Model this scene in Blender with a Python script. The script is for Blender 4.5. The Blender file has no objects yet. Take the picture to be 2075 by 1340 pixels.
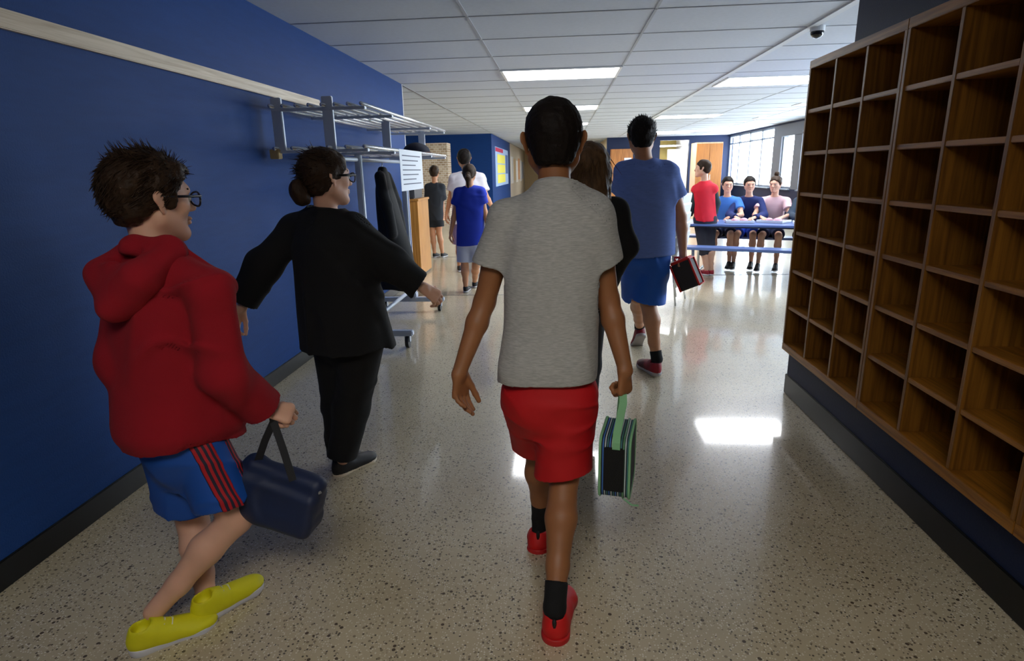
import bpy, bmesh, math, random
import numpy as np
from mathutils import Matrix, Vector
S = bpy.context.scene
COL = S.collection
rnd = random.Random(7)

# ------------------------------------------------------------------ camera
IW, IH = 2075.0, 1340.0
VPY = np.array([1137 - IW / 2, 345 - IH / 2]); VPN = np.array([1135 - IW / 2, 5200 - IH / 2])
FPX = math.sqrt(-(VPY @ VPN))
_y = np.array([VPY[0], VPY[1], FPX]); _y /= np.linalg.norm(_y)
_z = -np.array([VPN[0], VPN[1], FPX]); _z /= np.linalg.norm(_z)
RC = np.stack([np.cross(_y, _z), _y, _z], 1)          # camera (right, down, forward) = RC @ world
EYE = np.array([0, 0, 1.38])
cd = bpy.data.cameras.new('camera'); cam = bpy.data.objects.new('camera', cd); COL.objects.link(cam)
cd.sensor_width = 36; cd.lens = FPX * 36 / IW; cd.clip_start = 0.05; cd.clip_end = 200
M = Matrix.Identity(4)
for i in range(3):
    M[i][0] = RC[0][i]; M[i][1] = -RC[1][i]; M[i][2] = -RC[2][i]; M[i][3] = EYE[i]
cam.matrix_world = M; S.camera = cam

def at(px, py, Y=None, X=None, Z=None):
    """point on the line of sight through a pixel, at a chosen world plane"""
    d = RC.T @ np.array([px - IW / 2, py - IH / 2, FPX])
    ax, v = (1, Y) if Y is not None else ((0, X) if X is not None else (2, Z))
    return EYE + d * ((v - EYE[ax]) / d[ax])

# ------------------------------------------------------------------ world, light, exposure
S.view_settings.view_transform = 'Standard'; S.view_settings.look = 'None'
S.view_settings.gamma = 1.0; S.view_settings.use_curve_mapping = False
S.view_settings.exposure = 0.3
w = bpy.data.worlds.new('world'); S.world = w; w.use_nodes = True
bg = w.node_tree.nodes['Background']; bg.inputs[0].default_value = (0.76, 0.89, 1.0, 1); bg.inputs[1].default_value = 15.0
S.cycles.max_bounces = 6; S.cycles.diffuse_bounces = 4; S.cycles.glossy_bounces = 3
S.cycles.transparent_max_bounces = 8; S.cycles.sample_clamp_indirect = 6
S.cycles.use_denoising = True
CEIL = 2.438; XL = -1.946; XR = 1.405; XW = 5.72; YF = 22.0
for y0, y1 in ((4.2, 15.4), (17.4, 21.9)):               # sky portal at each run of cafeteria windows
    ld = bpy.data.lights.new('window_portal', 'AREA'); ld.shape = 'RECTANGLE'; ld.size = y1 - y0; ld.size_y = 1.7
    ld.cycles.is_portal = True
    lo = bpy.data.objects.new('window_portal', ld); COL.objects.link(lo)
    lo.matrix_world = Matrix(((0, 0, 1, XW + 0.05), (1, 0, 0, (y0 + y1) / 2), (0, 1, 0, 1.6), (0, 0, 0, 1)))
LAMP = 15.0

# ------------------------------------------------------------------ materials
def hexc(r, g, b):
    f = lambda c: (c / 255 / 12.92) if c / 255 <= 0.04045 else ((c / 255 + 0.055) / 1.055) ** 2.4
    return (f(r), f(g), f(b), 1)
MATS = {}
def mat(name, col, rough=0.6, metal=0.0, var=0.0, vscale=(8, 8, 8), bump=0.0, bscale=60, sheen=0.0, sss=0.0, coat=0.0, emit=0.0, spec=0.5):
    if name in MATS: return MATS[name]
    m = bpy.data.materials.new(name); m.use_nodes = True; nt = m.node_tree; N = nt.nodes; L = nt.links
    b = N['Principled BSDF']; c = hexc(*col)
    b.inputs['Base Color'].default_value = c; b.inputs['Roughness'].default_value = rough; b.inputs['Metallic'].default_value = metal
    b.inputs['Specular IOR Level'].default_value = spec
    if sheen: b.inputs['Sheen Weight'].default_value = sheen
    if coat: b.inputs['Coat Weight'].default_value = coat; b.inputs['Coat Roughness'].default_value = 0.08
    if sss:
        b.inputs['Subsurface Weight'].default_value = sss; b.inputs['Subsurface Radius'].default_value = (1, .35, .2); b.inputs['Subsurface Scale'].default_value = 0.008
    if emit: b.inputs['Emission Color'].default_value = c; b.inputs['Emission Strength'].default_value = emit
    tc = N.new('ShaderNodeTexCoord')
    if var:
        mp = N.new('ShaderNodeMapping'); mp.inputs['Scale'].default_value = vscale
        no = N.new('ShaderNodeTexNoise'); no.inputs['Scale'].default_value = 1; no.inputs['Detail'].default_value = 5
        mx = N.new('ShaderNodeMix'); mx.data_type = 'RGBA'
        mr = N.new('ShaderNodeMapRange'); mr.inputs[1].default_value = .3; mr.inputs[2].default_value = .7
        L.new(tc.outputs['Object'], mp.inputs[0]); L.new(mp.outputs[0], no.inputs['Vector']); L.new(no.outputs[0], mr.inputs[0]); L.new(mr.outputs[0], mx.inputs[0])
        mx.inputs[6].default_value = tuple(x * (1 - var) for x in c[:3]) + (1,)
        mx.inputs[7].default_value = tuple(min(1, x * (1 + var)) for x in c[:3]) + (1,)
        L.new(mx.outputs[2], b.inputs['Base Color'])
    if bump:
        n2 = N.new('ShaderNodeTexNoise'); n2.inputs['Scale'].default_value = bscale; n2.inputs['Detail'].default_value = 3
        bp = N.new('ShaderNodeBump'); bp.inputs['Strength'].default_value = bump; bp.inputs['Distance'].default_value = 0.004
        L.new(tc.outputs['Object'], n2.inputs['Vector']); L.new(n2.outputs[0], bp.inputs['Height']); L.new(bp.outputs[0], b.inputs['Normal'])
    MATS[name] = m; return m

def wood(name, c1, c2, axis=2, rough=0.45, scale=1.0):
    if name in MATS: return MATS[name]
    m = bpy.data.materials.new(name); m.use_nodes = True; nt = m.node_tree; N = nt.nodes; L = nt.links; b = N['Principled BSDF']
    tc = N.new('ShaderNodeTexCoord'); mp = N.new('ShaderNodeMapping'); sc = [60 * scale] * 3; sc[axis] = 2.5 * scale; mp.inputs['Scale'].default_value = sc
    no = N.new('ShaderNodeTexNoise'); no.inputs['Scale'].default_value = 1; no.inputs['Detail'].default_value = 6; no.inputs['Distortion'].default_value = .6
    cr = N.new('ShaderNodeValToRGB'); e = cr.color_ramp.elements; e[0].position = .32; e[0].color = hexc(*c1); e[1].position = .62; e[1].color = hexc(*c2)
    L.new(tc.outputs['Object'], mp.inputs[0]); L.new(mp.outputs[0], no.inputs['Vector']); L.new(no.outputs[0], cr.inputs[0]); L.new(cr.outputs[0], b.inputs['Base Color'])
    bp = N.new('ShaderNodeBump'); bp.inputs['Strength'].default_value = .15; bp.inputs['Distance'].default_value = .002; L.new(no.outputs[0], bp.inputs['Height']); L.new(bp.outputs[0], b.inputs['Normal'])
    b.inputs['Roughness'].default_value = rough
    MATS[name] = m; return m

def terrazzo():
    m = bpy.data.materials.new('terrazzo'); m.use_nodes = True; nt = m.node_tree; N = nt.nodes; L = nt.links; b = N['Principled BSDF']
    tc = N.new('ShaderNodeTexCoord')
    big = N.new('ShaderNodeTexNoise'); big.inputs['Scale'].default_value = 2.2; big.inputs['Detail'].default_value = 4
    r0 = N.new('ShaderNodeValToRGB'); e = r0.color_ramp.elements; e[0].position = .3; e[0].color = hexc(182, 168, 138); e[1].position = .7; e[1].color = hexc(200, 187, 158)
    L.new(tc.outputs['Object'], big.inputs['Vector']); L.new(big.outputs[0], r0.inputs[0]); cur = r0.outputs[0]
    for sc, thr, colr, keep in ((95, .32, (84, 75, 60), .28), (60, .30, (140, 126, 102), .40), (130, .34, (222, 216, 200), .5), (38, .22, (84, 70, 54), .22)):
        vo = N.new('ShaderNodeTexVoronoi'); vo.inputs['Scale'].default_value = sc; vo.inputs['Randomness'].default_value = 1
        ns = N.new('ShaderNodeTexNoise'); ns.inputs['Scale'].default_value = sc * 1.5
        ad = N.new('ShaderNodeVectorMath'); ad.operation = 'MULTIPLY_ADD'; ad.inputs[1].default_value = (.012, .012, .012)
        L.new(ns.outputs['Color'], ad.inputs[0]); L.new(tc.outputs['Object'], ad.inputs[2]); L.new(ad.outputs[0], vo.inputs['Vector'])
        lt = N.new('ShaderNodeMath'); lt.operation = 'LESS_THAN'; lt.inputs[1].default_value = thr; L.new(vo.outputs['Distance'], lt.inputs[0])
        sp = N.new('ShaderNodeSeparateColor'); L.new(vo.outputs['Color'], sp.inputs[0])
        l2 = N.new('ShaderNodeMath'); l2.operation = 'LESS_THAN'; l2.inputs[1].default_value = keep; L.new(sp.outputs[0], l2.inputs[0])
        mu = N.new('ShaderNodeMath'); mu.operation = 'MULTIPLY'; L.new(lt.outputs[0], mu.inputs[0]); L.new(l2.outputs[0], mu.inputs[1])
        mx = N.new('ShaderNodeMix'); mx.data_type = 'RGBA'; mx.inputs[7].default_value = hexc(*colr)
        L.new(mu.outputs[0], mx.inputs[0]); L.new(cur, mx.inputs[6]); cur = mx.outputs[2]
    L.new(cur, b.inputs['Base Color'])
    b.inputs['Roughness'].default_value = .28; b.inputs['Specular IOR Level'].default_value = .5
    b.inputs['Coat Weight'].default_value = .7; b.inputs['Coat Roughness'].default_value = .07
    return m

def stripes(name, cols, axis, freq, vec=None, rough=.7):
    """straight woven stripes across one direction of the object"""
    if name in MATS: return MATS[name]
    m = bpy.data.materials.new(name); m.use_nodes = True; nt = m.node_tree; N = nt.nodes; L = nt.links; b = N['Principled BSDF']
    tc = N.new('ShaderNodeTexCoord'); d = N.new('ShaderNodeVectorMath'); d.operation = 'DOT_PRODUCT'; v = [0, 0, 0]; v[axis] = 1
    d.inputs[1].default_value = tuple(v if vec is None else vec); mu = N.new('ShaderNodeMath'); mu.operation = 'MULTIPLY'; mu.inputs[1].default_value = freq / len(cols)
    fr = N.new('ShaderNodeMath'); fr.operation = 'FRACT'; cr = N.new('ShaderNodeValToRGB'); cr.color_ramp.interpolation = 'CONSTANT'; e = cr.color_ramp.elements
    while len(e) < len(cols): e.new(.5)
    for i, c in enumerate(cols): e[i].position = i / len(cols); e[i].color = hexc(*c)
    L.new(tc.outputs['Object'], d.inputs[0]); L.new(d.outputs['Value'], mu.inputs[0]); L.new(mu.outputs[0], fr.inputs[0]); L.new(fr.outputs[0], cr.inputs[0]); L.new(cr.outputs[0], b.inputs['Base Color'])
    b.inputs['Roughness'].default_value = rough; MATS[name] = m; return m

def brick_mat():
    m = bpy.data.materials.new('tan_brick'); m.use_nodes = True; nt = m.node_tree; N = nt.nodes; L = nt.links; b = N['Principled BSDF']
    tc = N.new('ShaderNodeTexCoord'); mp = N.new('ShaderNodeMapping'); mp.inputs['Rotation'].default_value = (math.pi / 2, 0, 0)
    br = N.new('ShaderNodeTexBrick'); br.inputs['Color1'].default_value = hexc(150, 126, 100); br.inputs['Color2'].default_value = hexc(190, 170, 145); br.inputs['Mortar'].default_value = hexc(205, 195, 180)
    br.inputs['Scale'].default_value = 4.5; br.inputs['Mortar Size'].default_value = .03
    L.new(tc.outputs['Object'], mp.inputs[0]); L.new(mp.outputs[0], br.inputs['Vector']); L.new(br.outputs[0], b.inputs['Base Color']); b.inputs['Roughness'].default_value = .9
    return m

def pane_mat():
    m = bpy.data.materials.new('window_glass'); m.use_nodes = True; nt = m.node_tree; N = nt.nodes; L = nt.links
    for n in list(N): N.remove(n)
    o = N.new('ShaderNodeOutputMaterial'); t = N.new('ShaderNodeBsdfTransparent'); g = N.new('ShaderNodeBsdfGlossy'); g.inputs['Roughness'].default_value = .02
    mx = N.new('ShaderNodeMixShader'); mx.inputs[0].default_value = .05
    L.new(t.outputs[0], mx.inputs[1]); L.new(g.outputs[0], mx.inputs[2]); L.new(mx.outputs[0], o.inputs[0]); return m

BLUE = mat('blue_wall_paint', (12, 54, 112), .6, spec=.2, var=.06, vscale=(6, 6, 40), bump=.25, bscale=140)
NAVYWALL = mat('dark_blue_wall_paint', (14, 30, 64), .55, spec=.3, var=.05, bump=.2, bscale=120)
CREAM = mat('cream_wall_paint', (205, 196, 180), .6, var=.03)
YELLOW = mat('yellow_wall_paint', (176, 156, 84), .6, var=.03)
CEILM = mat('ceiling_tile', (190, 197, 210), .9, var=.03, vscale=(30, 30, 30), bump=.3, bscale=260)
GRID = mat('ceiling_grid_bar', (160, 165, 176), .6)
BASE = mat('black_rubber_base', (12, 11, 12), .3, var=.1, spec=.35)
OAK = wood('oak_shelf', (100, 60, 14), (144, 96, 32), 2, .42)
OAKH = wood('oak_shelf_along', (112, 68, 14), (164, 108, 34), 1, .42)
RAILW = wood('pale_oak_rail', (168, 146, 118), (200, 182, 156), 1, .4)
PLYW = wood('honey_wood', (170, 112, 42), (206, 148, 74), 2, .45)
CHROME = mat('chrome', (222, 226, 232), .25, .75)
STEEL = mat('grey_steel', (186, 194, 206), .4, .2)
TAN = mat('tan_plastic', (170, 146, 96), .5)
RUBBER = mat('black_rubber', (20, 20, 24), .5)
WHITEP = mat('white_plastic', (225, 228, 232), .35)
PAPER = mat('paper', (222, 226, 234), .8)
INK = mat('ink', (90, 96, 112), .8)

# ------------------------------------------------------------------ scene bookkeeping
def tag(o, label=None, cat=None, group=None, kind=None):
    if label: o['label'] = label
    if cat: o['category'] = cat
    if group: o['group'] = group
    if kind: o['kind'] = kind
    return o
def empty(name, loc, label=None, cat=None, group=None, kind=None):
    o = bpy.data.objects.new(name, None); COL.objects.link(o); o.location = loc; o.empty_display_size = .1
    bpy.context.view_layer.update()
    return tag(o, label, cat, group, kind)
def wloc(o):
    v = Vector((0, 0, 0))
    while o is not None: v = v + o.location; o = o.parent
    return v
def link(name, me, m, parent=None, smooth=False):
    """mesh given in world coordinates; origin moved onto the parent's own"""
    o = bpy.data.objects.new(name, me); COL.objects.link(o)
    if m is not None and not me.materials: me.materials.append(m)
    if smooth: me.polygons.foreach_set('use_smooth', [True] * len(me.polygons))
    if parent is not None:
        v = wloc(parent); me.transform(Matrix.Translation(-v)); o.parent = parent
    else:
        n = len(me.vertices); co = np.zeros(n * 3); me.vertices.foreach_get('co', co); co = co.reshape(-1, 3)
        c = (co.min(0) + co.max(0)) / 2; c[2] = co[:, 2].min(); me.transform(Matrix.Translation(-Vector(c))); o.location = c
    return o
class MB:
    def __init__(s): s.v = []; s.f = []
    def add(s, vs, fs): n = len(s.v); s.v += [tuple(map(float, p)) for p in vs]; s.f += [tuple(i + n for i in f) for f in fs]; return s
    def box(s, lo, hi):
        x0, y0, z0 = lo; x1, y1, z1 = hi
        return s.add([(x0, y0, z0), (x1, y0, z0), (x1, y1, z0), (x0, y1, z0), (x0, y0, z1), (x1, y0, z1), (x1, y1, z1), (x0, y1, z1)],
                     [(0, 3, 2, 1), (4, 5, 6, 7), (0, 1, 5, 4), (1, 2, 6, 5), (2, 3, 7, 6), (3, 0, 4, 7)])
    def obox(s, c, u, v, w_):
        c, u, v, w_ = map(np.array, (c, u, v, w_))
        P = [c + a * u + b * v + d * w_ for d in (-1, 1) for a, b in ((-1, -1), (1, -1), (1, 1), (-1, 1))]
        return s.add(P, [(0, 3, 2, 1), (4, 5, 6, 7), (0, 1, 5, 4), (1, 2, 6, 5), (2, 3, 7, 6), (3, 0, 4, 7)])
    def tube(s, pts, r, n=10):
        pts = [np.array(p, float) for p in pts]; rs = r if hasattr(r, '__len__') else [r] * len(pts)
        rings = []; prev = None
        for i, p in enumerate(pts):
            t = pts[min(i + 1, len(pts) - 1)] - pts[max(i - 1, 0)]; t /= np.linalg.norm(t) + 1e-9
            a = prev if prev is not None else (np.array([0, 0, 1.]) if abs(t[2]) < .9 else np.array([1., 0, 0]))
            u = a - t * (a @ t); u /= np.linalg.norm(u) + 1e-9; prev = u; v = np.cross(t, u)
            rings.append([p + rs[i] * (math.cos(2 * math.pi * k / n) * u + math.sin(2 * math.pi * k / n) * v) for k in range(n)])
        vs = [q for R_ in rings for q in R_]; fs = []
        for i in range(len(rings) - 1):
            for k in range(n): a = i * n + k; b = i * n + (k + 1) % n; fs.append((a, b, b + n, a + n))
        fs.append(tuple(range(n))[::-1]); fs.append(tuple((len(rings) - 1) * n + k for k in range(n)))
        return s.add(vs, fs)
    def build(s, name, m, parent=None, bevel=0, smooth=False):
        me = bpy.data.meshes.new(name); me.from_pydata(s.v, [], s.f); me.update()
        if bevel:
            bm = bmesh.new(); bm.from_mesh(me)
            bmesh.ops.bevel(bm, geom=[e for e in bm.edges if e.calc_face_angle(0) > .6], offset=bevel, segments=2, affect='EDGES', clamp_overlap=True)
            bm.to_mesh(me); bm.free()
        return link(name, me, m, parent, smooth)
def box(name, lo, hi, m, parent=None, bevel=0): return MB().box(lo, hi).build(name, m, parent, bevel)
def struct(name, lo, hi, m, parent=None, bevel=0):
    o = box(name, lo, hi, m, parent, bevel)
    if parent is None: o['kind'] = 'structure'
    return o

# ------------------------------------------------------------------ implicit surfaces
def V(*a): return np.array(a, float)
def nrm(v): v = np.array(v, float); return v / (np.linalg.norm(v) + 1e-12)
def smin(a, b, k):
    if k <= 0: return np.minimum(a, b)
    h = np.clip(k - np.abs(a - b), 0, None) / k
    return np.minimum(a, b) - h * h * k * .25
def smax(a, b, k): return -smin(-a, -b, k)
class Prim:
    def __init__(s, fn, lo, hi): s.fn = fn; s.lo = np.array(lo, float); s.hi = np.array(hi, float)
def cap(a, b, ra, rb, flat=None, fs=1.0):
    a, b = V(*a), V(*b); ab = b - a; L2 = ab @ ab + 1e-12; rm = max(ra, rb)
    n = None if flat is None else nrm(flat)
    def fn(x, y, z):
        px, py, pz = x - a[0], y - a[1], z - a[2]
        t = np.clip((px * ab[0] + py * ab[1] + pz * ab[2]) / L2, 0, 1)
        qx, qy, qz = px - t * ab[0], py - t * ab[1], pz - t * ab[2]
        if n is not None:
            c = (qx * n[0] + qy * n[1] + qz * n[2]) * (1 / fs - 1)
            qx, qy, qz = qx + c * n[0], qy + c * n[1], qz + c * n[2]
        return np.sqrt(qx * qx + qy * qy + qz * qz) - (ra + (rb - ra) * t)
    return Prim(fn, np.minimum(a, b) - rm, np.maximum(a, b) + rm)
def chain(pts, rs, flat=None, fs=1.0): return [cap(pts[i], pts[i + 1], rs[i], rs[i + 1], flat, fs) for i in range(len(pts) - 1)]
def ell(c, r, R=None):
    c = V(*c); r = V(*r); R = np.eye(3) if R is None else R    # columns = local axes in the world
    m = max(r)
    def fn(x, y, z):
        px, py, pz = x - c[0], y - c[1], z - c[2]
        q = [(px * R[0, i] + py * R[1, i] + pz * R[2, i]) for i in range(3)]
        k0 = np.sqrt(sum((q[i] / r[i]) ** 2 for i in range(3))); k1 = np.sqrt(sum((q[i] / r[i] ** 2) ** 2 for i in range(3))) + 1e-9
        return k0 * (k0 - 1) / k1
    return Prim(fn, c - m, c + m)
def rbox(c, h, R=None, rr=.01):
    c = V(*c); h = V(*h); R = np.eye(3) if R is None else R; m = np.linalg.norm(h)
    def fn(x, y, z):
        px, py, pz = x - c[0], y - c[1], z - c[2]
        q = [np.abs(px * R[0, i] + py * R[1, i] + pz * R[2, i]) - h[i] + rr for i in range(3)]
        o = np.sqrt(sum(np.clip(v, 0, None) ** 2 for v in q)); return o + np.minimum(np.maximum(np.maximum(q[0], q[1]), q[2]), 0) - rr
    return Prim(fn, c - m, c + m)
def loft(st, right, off=0.0, top=True, bot=True, p=2.4):
    """st: rows (z, cx, cy, rx, ry); ellipse rx along `right`, ry across, smooth in z"""
    st = np.array(sorted(map(tuple, st)), float); zz = np.linspace(st[0, 0], st[-1, 0], 80)
    rows = [np.interp(zz, st[:, 0], st[:, i]) for i in range(1, 5)]
    w_ = max(3, int(80 * .045 / (st[-1, 0] - st[0, 0] + 1e-6)) | 1); kern = np.hanning(w_ + 2); kern /= kern.sum()
    rows = [np.convolve(np.pad(r, len(kern) // 2, mode='edge'), kern, 'valid')[:80] for r in rows]
    rx_, ry_ = right[0], right[1]; z0, z1 = st[0, 0], st[-1, 0]
    def fn(x, y, z):
        cx, cy, a, b = [np.interp(z, zz, r) for r in rows]; a = a + off; b = b + off
        u = ((x - cx) * rx_ + (y - cy) * ry_); v = (-(x - cx) * ry_ + (y - cy) * rx_)
        qa, qb = np.abs(u / a) + 1e-6, np.abs(v / b) + 1e-6
        s = (qa ** p + qb ** p); rho = s ** (1 / p)
        g = np.sqrt((qa ** (p - 1) / a) ** 2 + (qb ** (p - 1) / b) ** 2) * rho / s
        d = (rho - 1) / (g + 1e-6)
        if top: d = smax(d, z - z1 - off, .02)
        if bot: d = np.maximum(d, z0 - z - off)
        return d
    m = st[:, 3:5].max() + abs(off)
    return Prim(fn, (st[:, 1].min() - m, st[:, 2].min() - m, z0 - abs(off)), (st[:, 1].max() + m, st[:, 2].max() + m, z1 + abs(off)))
def cut(pr, p, n):
    """keep the side of the plane that n points away from"""
    p = V(*p); n = nrm(n); f0 = pr.fn
    return Prim(lambda x, y, z: np.maximum(f0(x, y, z), (x - p[0]) * n[0] + (y - p[1]) * n[1] + (z - p[2]) * n[2]), pr.lo, pr.hi)
def waves(amp, n, fmin, fmax, seed, vert=1.0):
    r = np.random.RandomState(seed); D = r.randn(n, 3); D[:, 2] *= vert; D /= np.linalg.norm(D, axis=1)[:, None]; F = r.uniform(fmin, fmax, n); ph = r.uniform(0, 6.28, n)
    def fn(x, y, z):
        o = 0
        for i in range(n): o = o + np.sin((D[i, 0] * x + D[i, 1] * y + D[i, 2] * z) * F[i] + ph[i])
        return o * (amp / math.sqrt(n))
    return fn
def folds(amp, f, seed, vert=.3, n=4, wd=.28):
    """narrow raised creases along the zero lines of a slow wave"""
    w1, w2 = waves(1, n, f * .6, f * 1.4, seed, vert), waves(1, 3, 8, 16, seed + 50)
    return lambda x, y, z: -amp * np.exp(-(w1(x, y, z) / wd) ** 2) * np.clip(.5 + .7 * w2(x, y, z), 0, 1.2)
class Field:
    def __init__(s, lo, hi, h):
        s.lo = np.array(lo, float) - 3 * h; s.h = h; s.n = np.ceil((np.array(hi) + 3 * h - s.lo) / h).astype(int) + 1
        s.F = np.full(s.n, .5, np.float32); s.ax = [s.lo[i] + h * np.arange(s.n[i]) for i in range(3)]
    def sl(s, lo, hi, pad):
        a = np.clip(np.floor((lo - pad - s.lo) / s.h).astype(int), 0, s.n); b = np.clip(np.ceil((hi + pad - s.lo) / s.h).astype(int) + 1, 0, s.n)
        return tuple(slice(a[i], b[i]) for i in range(3))
    def ev(s, fn, sl): return fn(s.ax[0][sl[0]][:, None, None], s.ax[1][sl[1]][None, :, None], s.ax[2][sl[2]][None, None, :])
    def add(s, prims, k=0.0, sub=False):
        for p in (prims if isinstance(prims, (list, tuple)) else [prims]):
            sl = s.sl(p.lo, p.hi, k + 2.5 * s.h + .006)
            if any(q.stop <= q.start for q in sl): continue
            d = s.ev(p.fn, sl)
            s.F[sl] = smax(s.F[sl], -d, k) if sub else smin(s.F[sl], d, k)
        return s
    def disp(s, fn):
        s.F += s.ev(fn, tuple(slice(0, n) for n in s.n)); return s
def fieldof(prims, h, k, disp=None, extra=.01):
    lo = np.min([p.lo for p in prims], 0) - extra; hi = np.max([p.hi for p in prims], 0) + extra
    f = Field(lo, hi, h); f.add(prims, k)
    if disp: f.disp(disp)
    return f
def twofields(outer, inner, h, k, disp):
    """the cut outline of a garment and the uncut one, on one grid: the garment is the first minus the second moved in by the cloth's thickness"""
    fo = fieldof(outer, h, k); fi = Field(fo.lo + 3 * h, fo.lo + 3 * h, h); fi.lo, fi.n, fi.ax = fo.lo, fo.n, fo.ax; fi.F = np.full(fo.n, .5, np.float32); fi.add(inner, k)
    if disp: fo.disp(disp); fi.disp(disp)
    return fo, fi
def nets(F, lo, h):
    ins = F < 0; sh = np.array(F.shape) - 1
    cnt = np.zeros(sh, np.int8)
    C8 = [(i, j, k) for i in (0, 1) for j in (0, 1) for k in (0, 1)]
    for i, j, k in C8: cnt += ins[i:i + sh[0], j:j + sh[1], k:k + sh[2]]
    act = np.argwhere((cnt > 0) & (cnt < 8))
    if len(act) == 0: return np.zeros((0, 3)), np.zeros((0, 4), int)
    idx = np.full(sh, -1, np.int32); idx[act[:, 0], act[:, 1], act[:, 2]] = np.arange(len(act))
    val = np.stack([F[act[:, 0] + i, act[:, 1] + j, act[:, 2] + k] for i, j, k in C8], 1)
    acc = np.zeros((len(act), 3)); num = np.zeros(len(act))
    for a in range(8):
        for b in range(a + 1, 8):
            if sum(abs(C8[a][i] - C8[b][i]) for i in range(3)) != 1: continue
            va, vb = val[:, a], val[:, b]; m = (va < 0) != (vb < 0); t = np.where(m, va / np.where(va == vb, 1, va - vb), 0)
            acc += m[:, None] * (np.array(C8[a]) + t[:, None] * (np.array(C8[b]) - np.array(C8[a]))); num += m
    verts = lo + h * (act + acc / num[:, None]); faces = []
    for ax in range(3):
        o1, o2 = [i for i in range(3) if i != ax]
        A = np.take(ins, range(F.shape[ax] - 1), ax); B = np.take(ins, range(1, F.shape[ax]), ax)
        e = np.argwhere(A != B); e = e[(e[:, o1] > 0) & (e[:, o2] > 0) & (e[:, o1] < sh[o1]) & (e[:, o2] < sh[o2])]
        if len(e) == 0: continue
        d1 = np.zeros(3, int); d1[o1] = 1; d2 = np.zeros(3, int); d2[o2] = 1
        g = lambda q: idx[q[:, 0], q[:, 1], q[:, 2]]
        q = np.stack([g(e - d1 - d2), g(e - d2), g(e), g(e - d1)], 1)
        a_in = A[e[:, 0], e[:, 1], e[:, 2]]; flip = a_in if ax != 1 else ~a_in
        q = np.where(flip[:, None], q, q[:, ::-1]); faces.append(q)
    return verts, np.concatenate(faces)
def mesh_np(name, V_, F_):
    me = bpy.data.meshes.new(name); F_ = np.asarray(F_)
    me.vertices.add(len(V_)); me.vertices.foreach_set('co', np.asarray(V_, np.float32).ravel())
    n = F_.shape[1]; me.loops.add(F_.size); me.loops.foreach_set('vertex_index', F_.ravel().astype(np.int32))
    me.polygons.add(len(F_)); me.polygons.foreach_set('loop_start', np.arange(0, F_.size, n, dtype=np.int32)); me.polygons.foreach_set('loop_total', np.full(len(F_), n, np.int32))
    me.update(calc_edges=True); me.validate(); return me
def solid(name, fields, m, parent=None):
    Vs, Fs, n = [], [], 0
    for f in (fields if isinstance(fields, list) else [fields]):
        v, q = nets(f.F, f.lo, f.h)
        if len(v): Vs.append(v); Fs.append(q + n); n += len(v)
    return link(name, mesh_np(name, np.concatenate(Vs), np.concatenate(Fs)), m, parent, True)
def strands(name, roots, dirs, lens, rad, m, parent, droop=None, seg=4, curl=0.0, seed=1):
    r = np.random.RandomState(seed); mb_v, mb_f = [], []; n = 0
    for p, d, L in zip(roots, dirs, lens):
        p = V(*p); d = nrm(d); up = nrm(np.cross(d, r.randn(3))); v = np.cross(d, up); side = nrm(r.randn(3))
        for i in range(seg + 1):
            t = i / seg; c = p + d * L * t + (droop * L * t * t if droop is not None else 0) + side * curl * L * math.sin(3 * t)
            w_ = rad * (1 - .85 * t)
            for k in range(3): a = 2.094 * k; mb_v.append(c + w_ * (math.cos(a) * up + math.sin(a) * v))
        for i in range(seg):
            for k in range(3): a = n + i * 3 + k; b = n + i * 3 + (k + 1) % 3; mb_f.append((a, b, b + 3, a + 3))
        n += (seg + 1) * 3
    return link(name, mesh_np(name, np.array(mb_v), np.array(mb_f)), m, parent, True)

# ------------------------------------------------------------------ the human figure
def frame(yaw, pitch=0.0, roll=0.0):
    """columns right, forward, up.  yaw from +Y towards +X, pitch up, roll to the right"""
    cy, sy = math.cos(yaw), math.sin(yaw); Rz = np.array([[cy, sy, 0], [-sy, cy, 0], [0, 0, 1]])
    cp, sp = math.cos(pitch), math.sin(pitch); Rx = np.array([[1, 0, 0], [0, cp, -sp], [0, sp, cp]])
    cr, sr = math.cos(roll), math.sin(roll); Ry = np.array([[cr, 0, sr], [0, 1, 0], [-sr, 0, cr]])
    return Rz @ Rx @ Ry
def head_prims(c, R, s, fine=True):
    T = lambda *p: c + R @ (V(*p) * s); E = lambda p, r, A=None: ell(T(*p), V(*r) * s, R if A is None else R @ A)
    P = [(E((0, -.012, .028), (.073, .094, .082)), .0), (E((0, .03, -.02), (.058, .056, .078)), .03)]
    for sx in (-1, 1):
        P += [(cap(T(sx * .05, .0, -.045), T(sx * .014, .066, -.09), .020 * s, .016 * s), .03)]
    P += [(E((0, .072, -.088), (.018, .016, .015)), .015)]
    if fine:
        P += [(E((0, .076, .026), (.042, .014, .012)), .02)]
        for sx in (-1, 1):
            P += [(E((sx * .036, .056, -.016), (.02, .02, .018)), .02)]
        P += [(cap(T(0, .084, .012), T(0, .104, -.022), .007 * s, .0105 * s), .014), (E((0, .092, -.026), (.015, .010, .007)), .008),
              (E((0, .0875, -.050), (.021, .0095, .0055)), .006), (E((0, .086, -.061), (.018, .010, .0065)), .005)]
    return P
def head_subs(c, R, s):
    T = lambda *p: c + R @ (V(*p) * s)
    return [(ell(T(sx * .031, .096, .004), V(.016, .013, .010) * s, R), .012) for sx in (-1, 1)]
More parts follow.
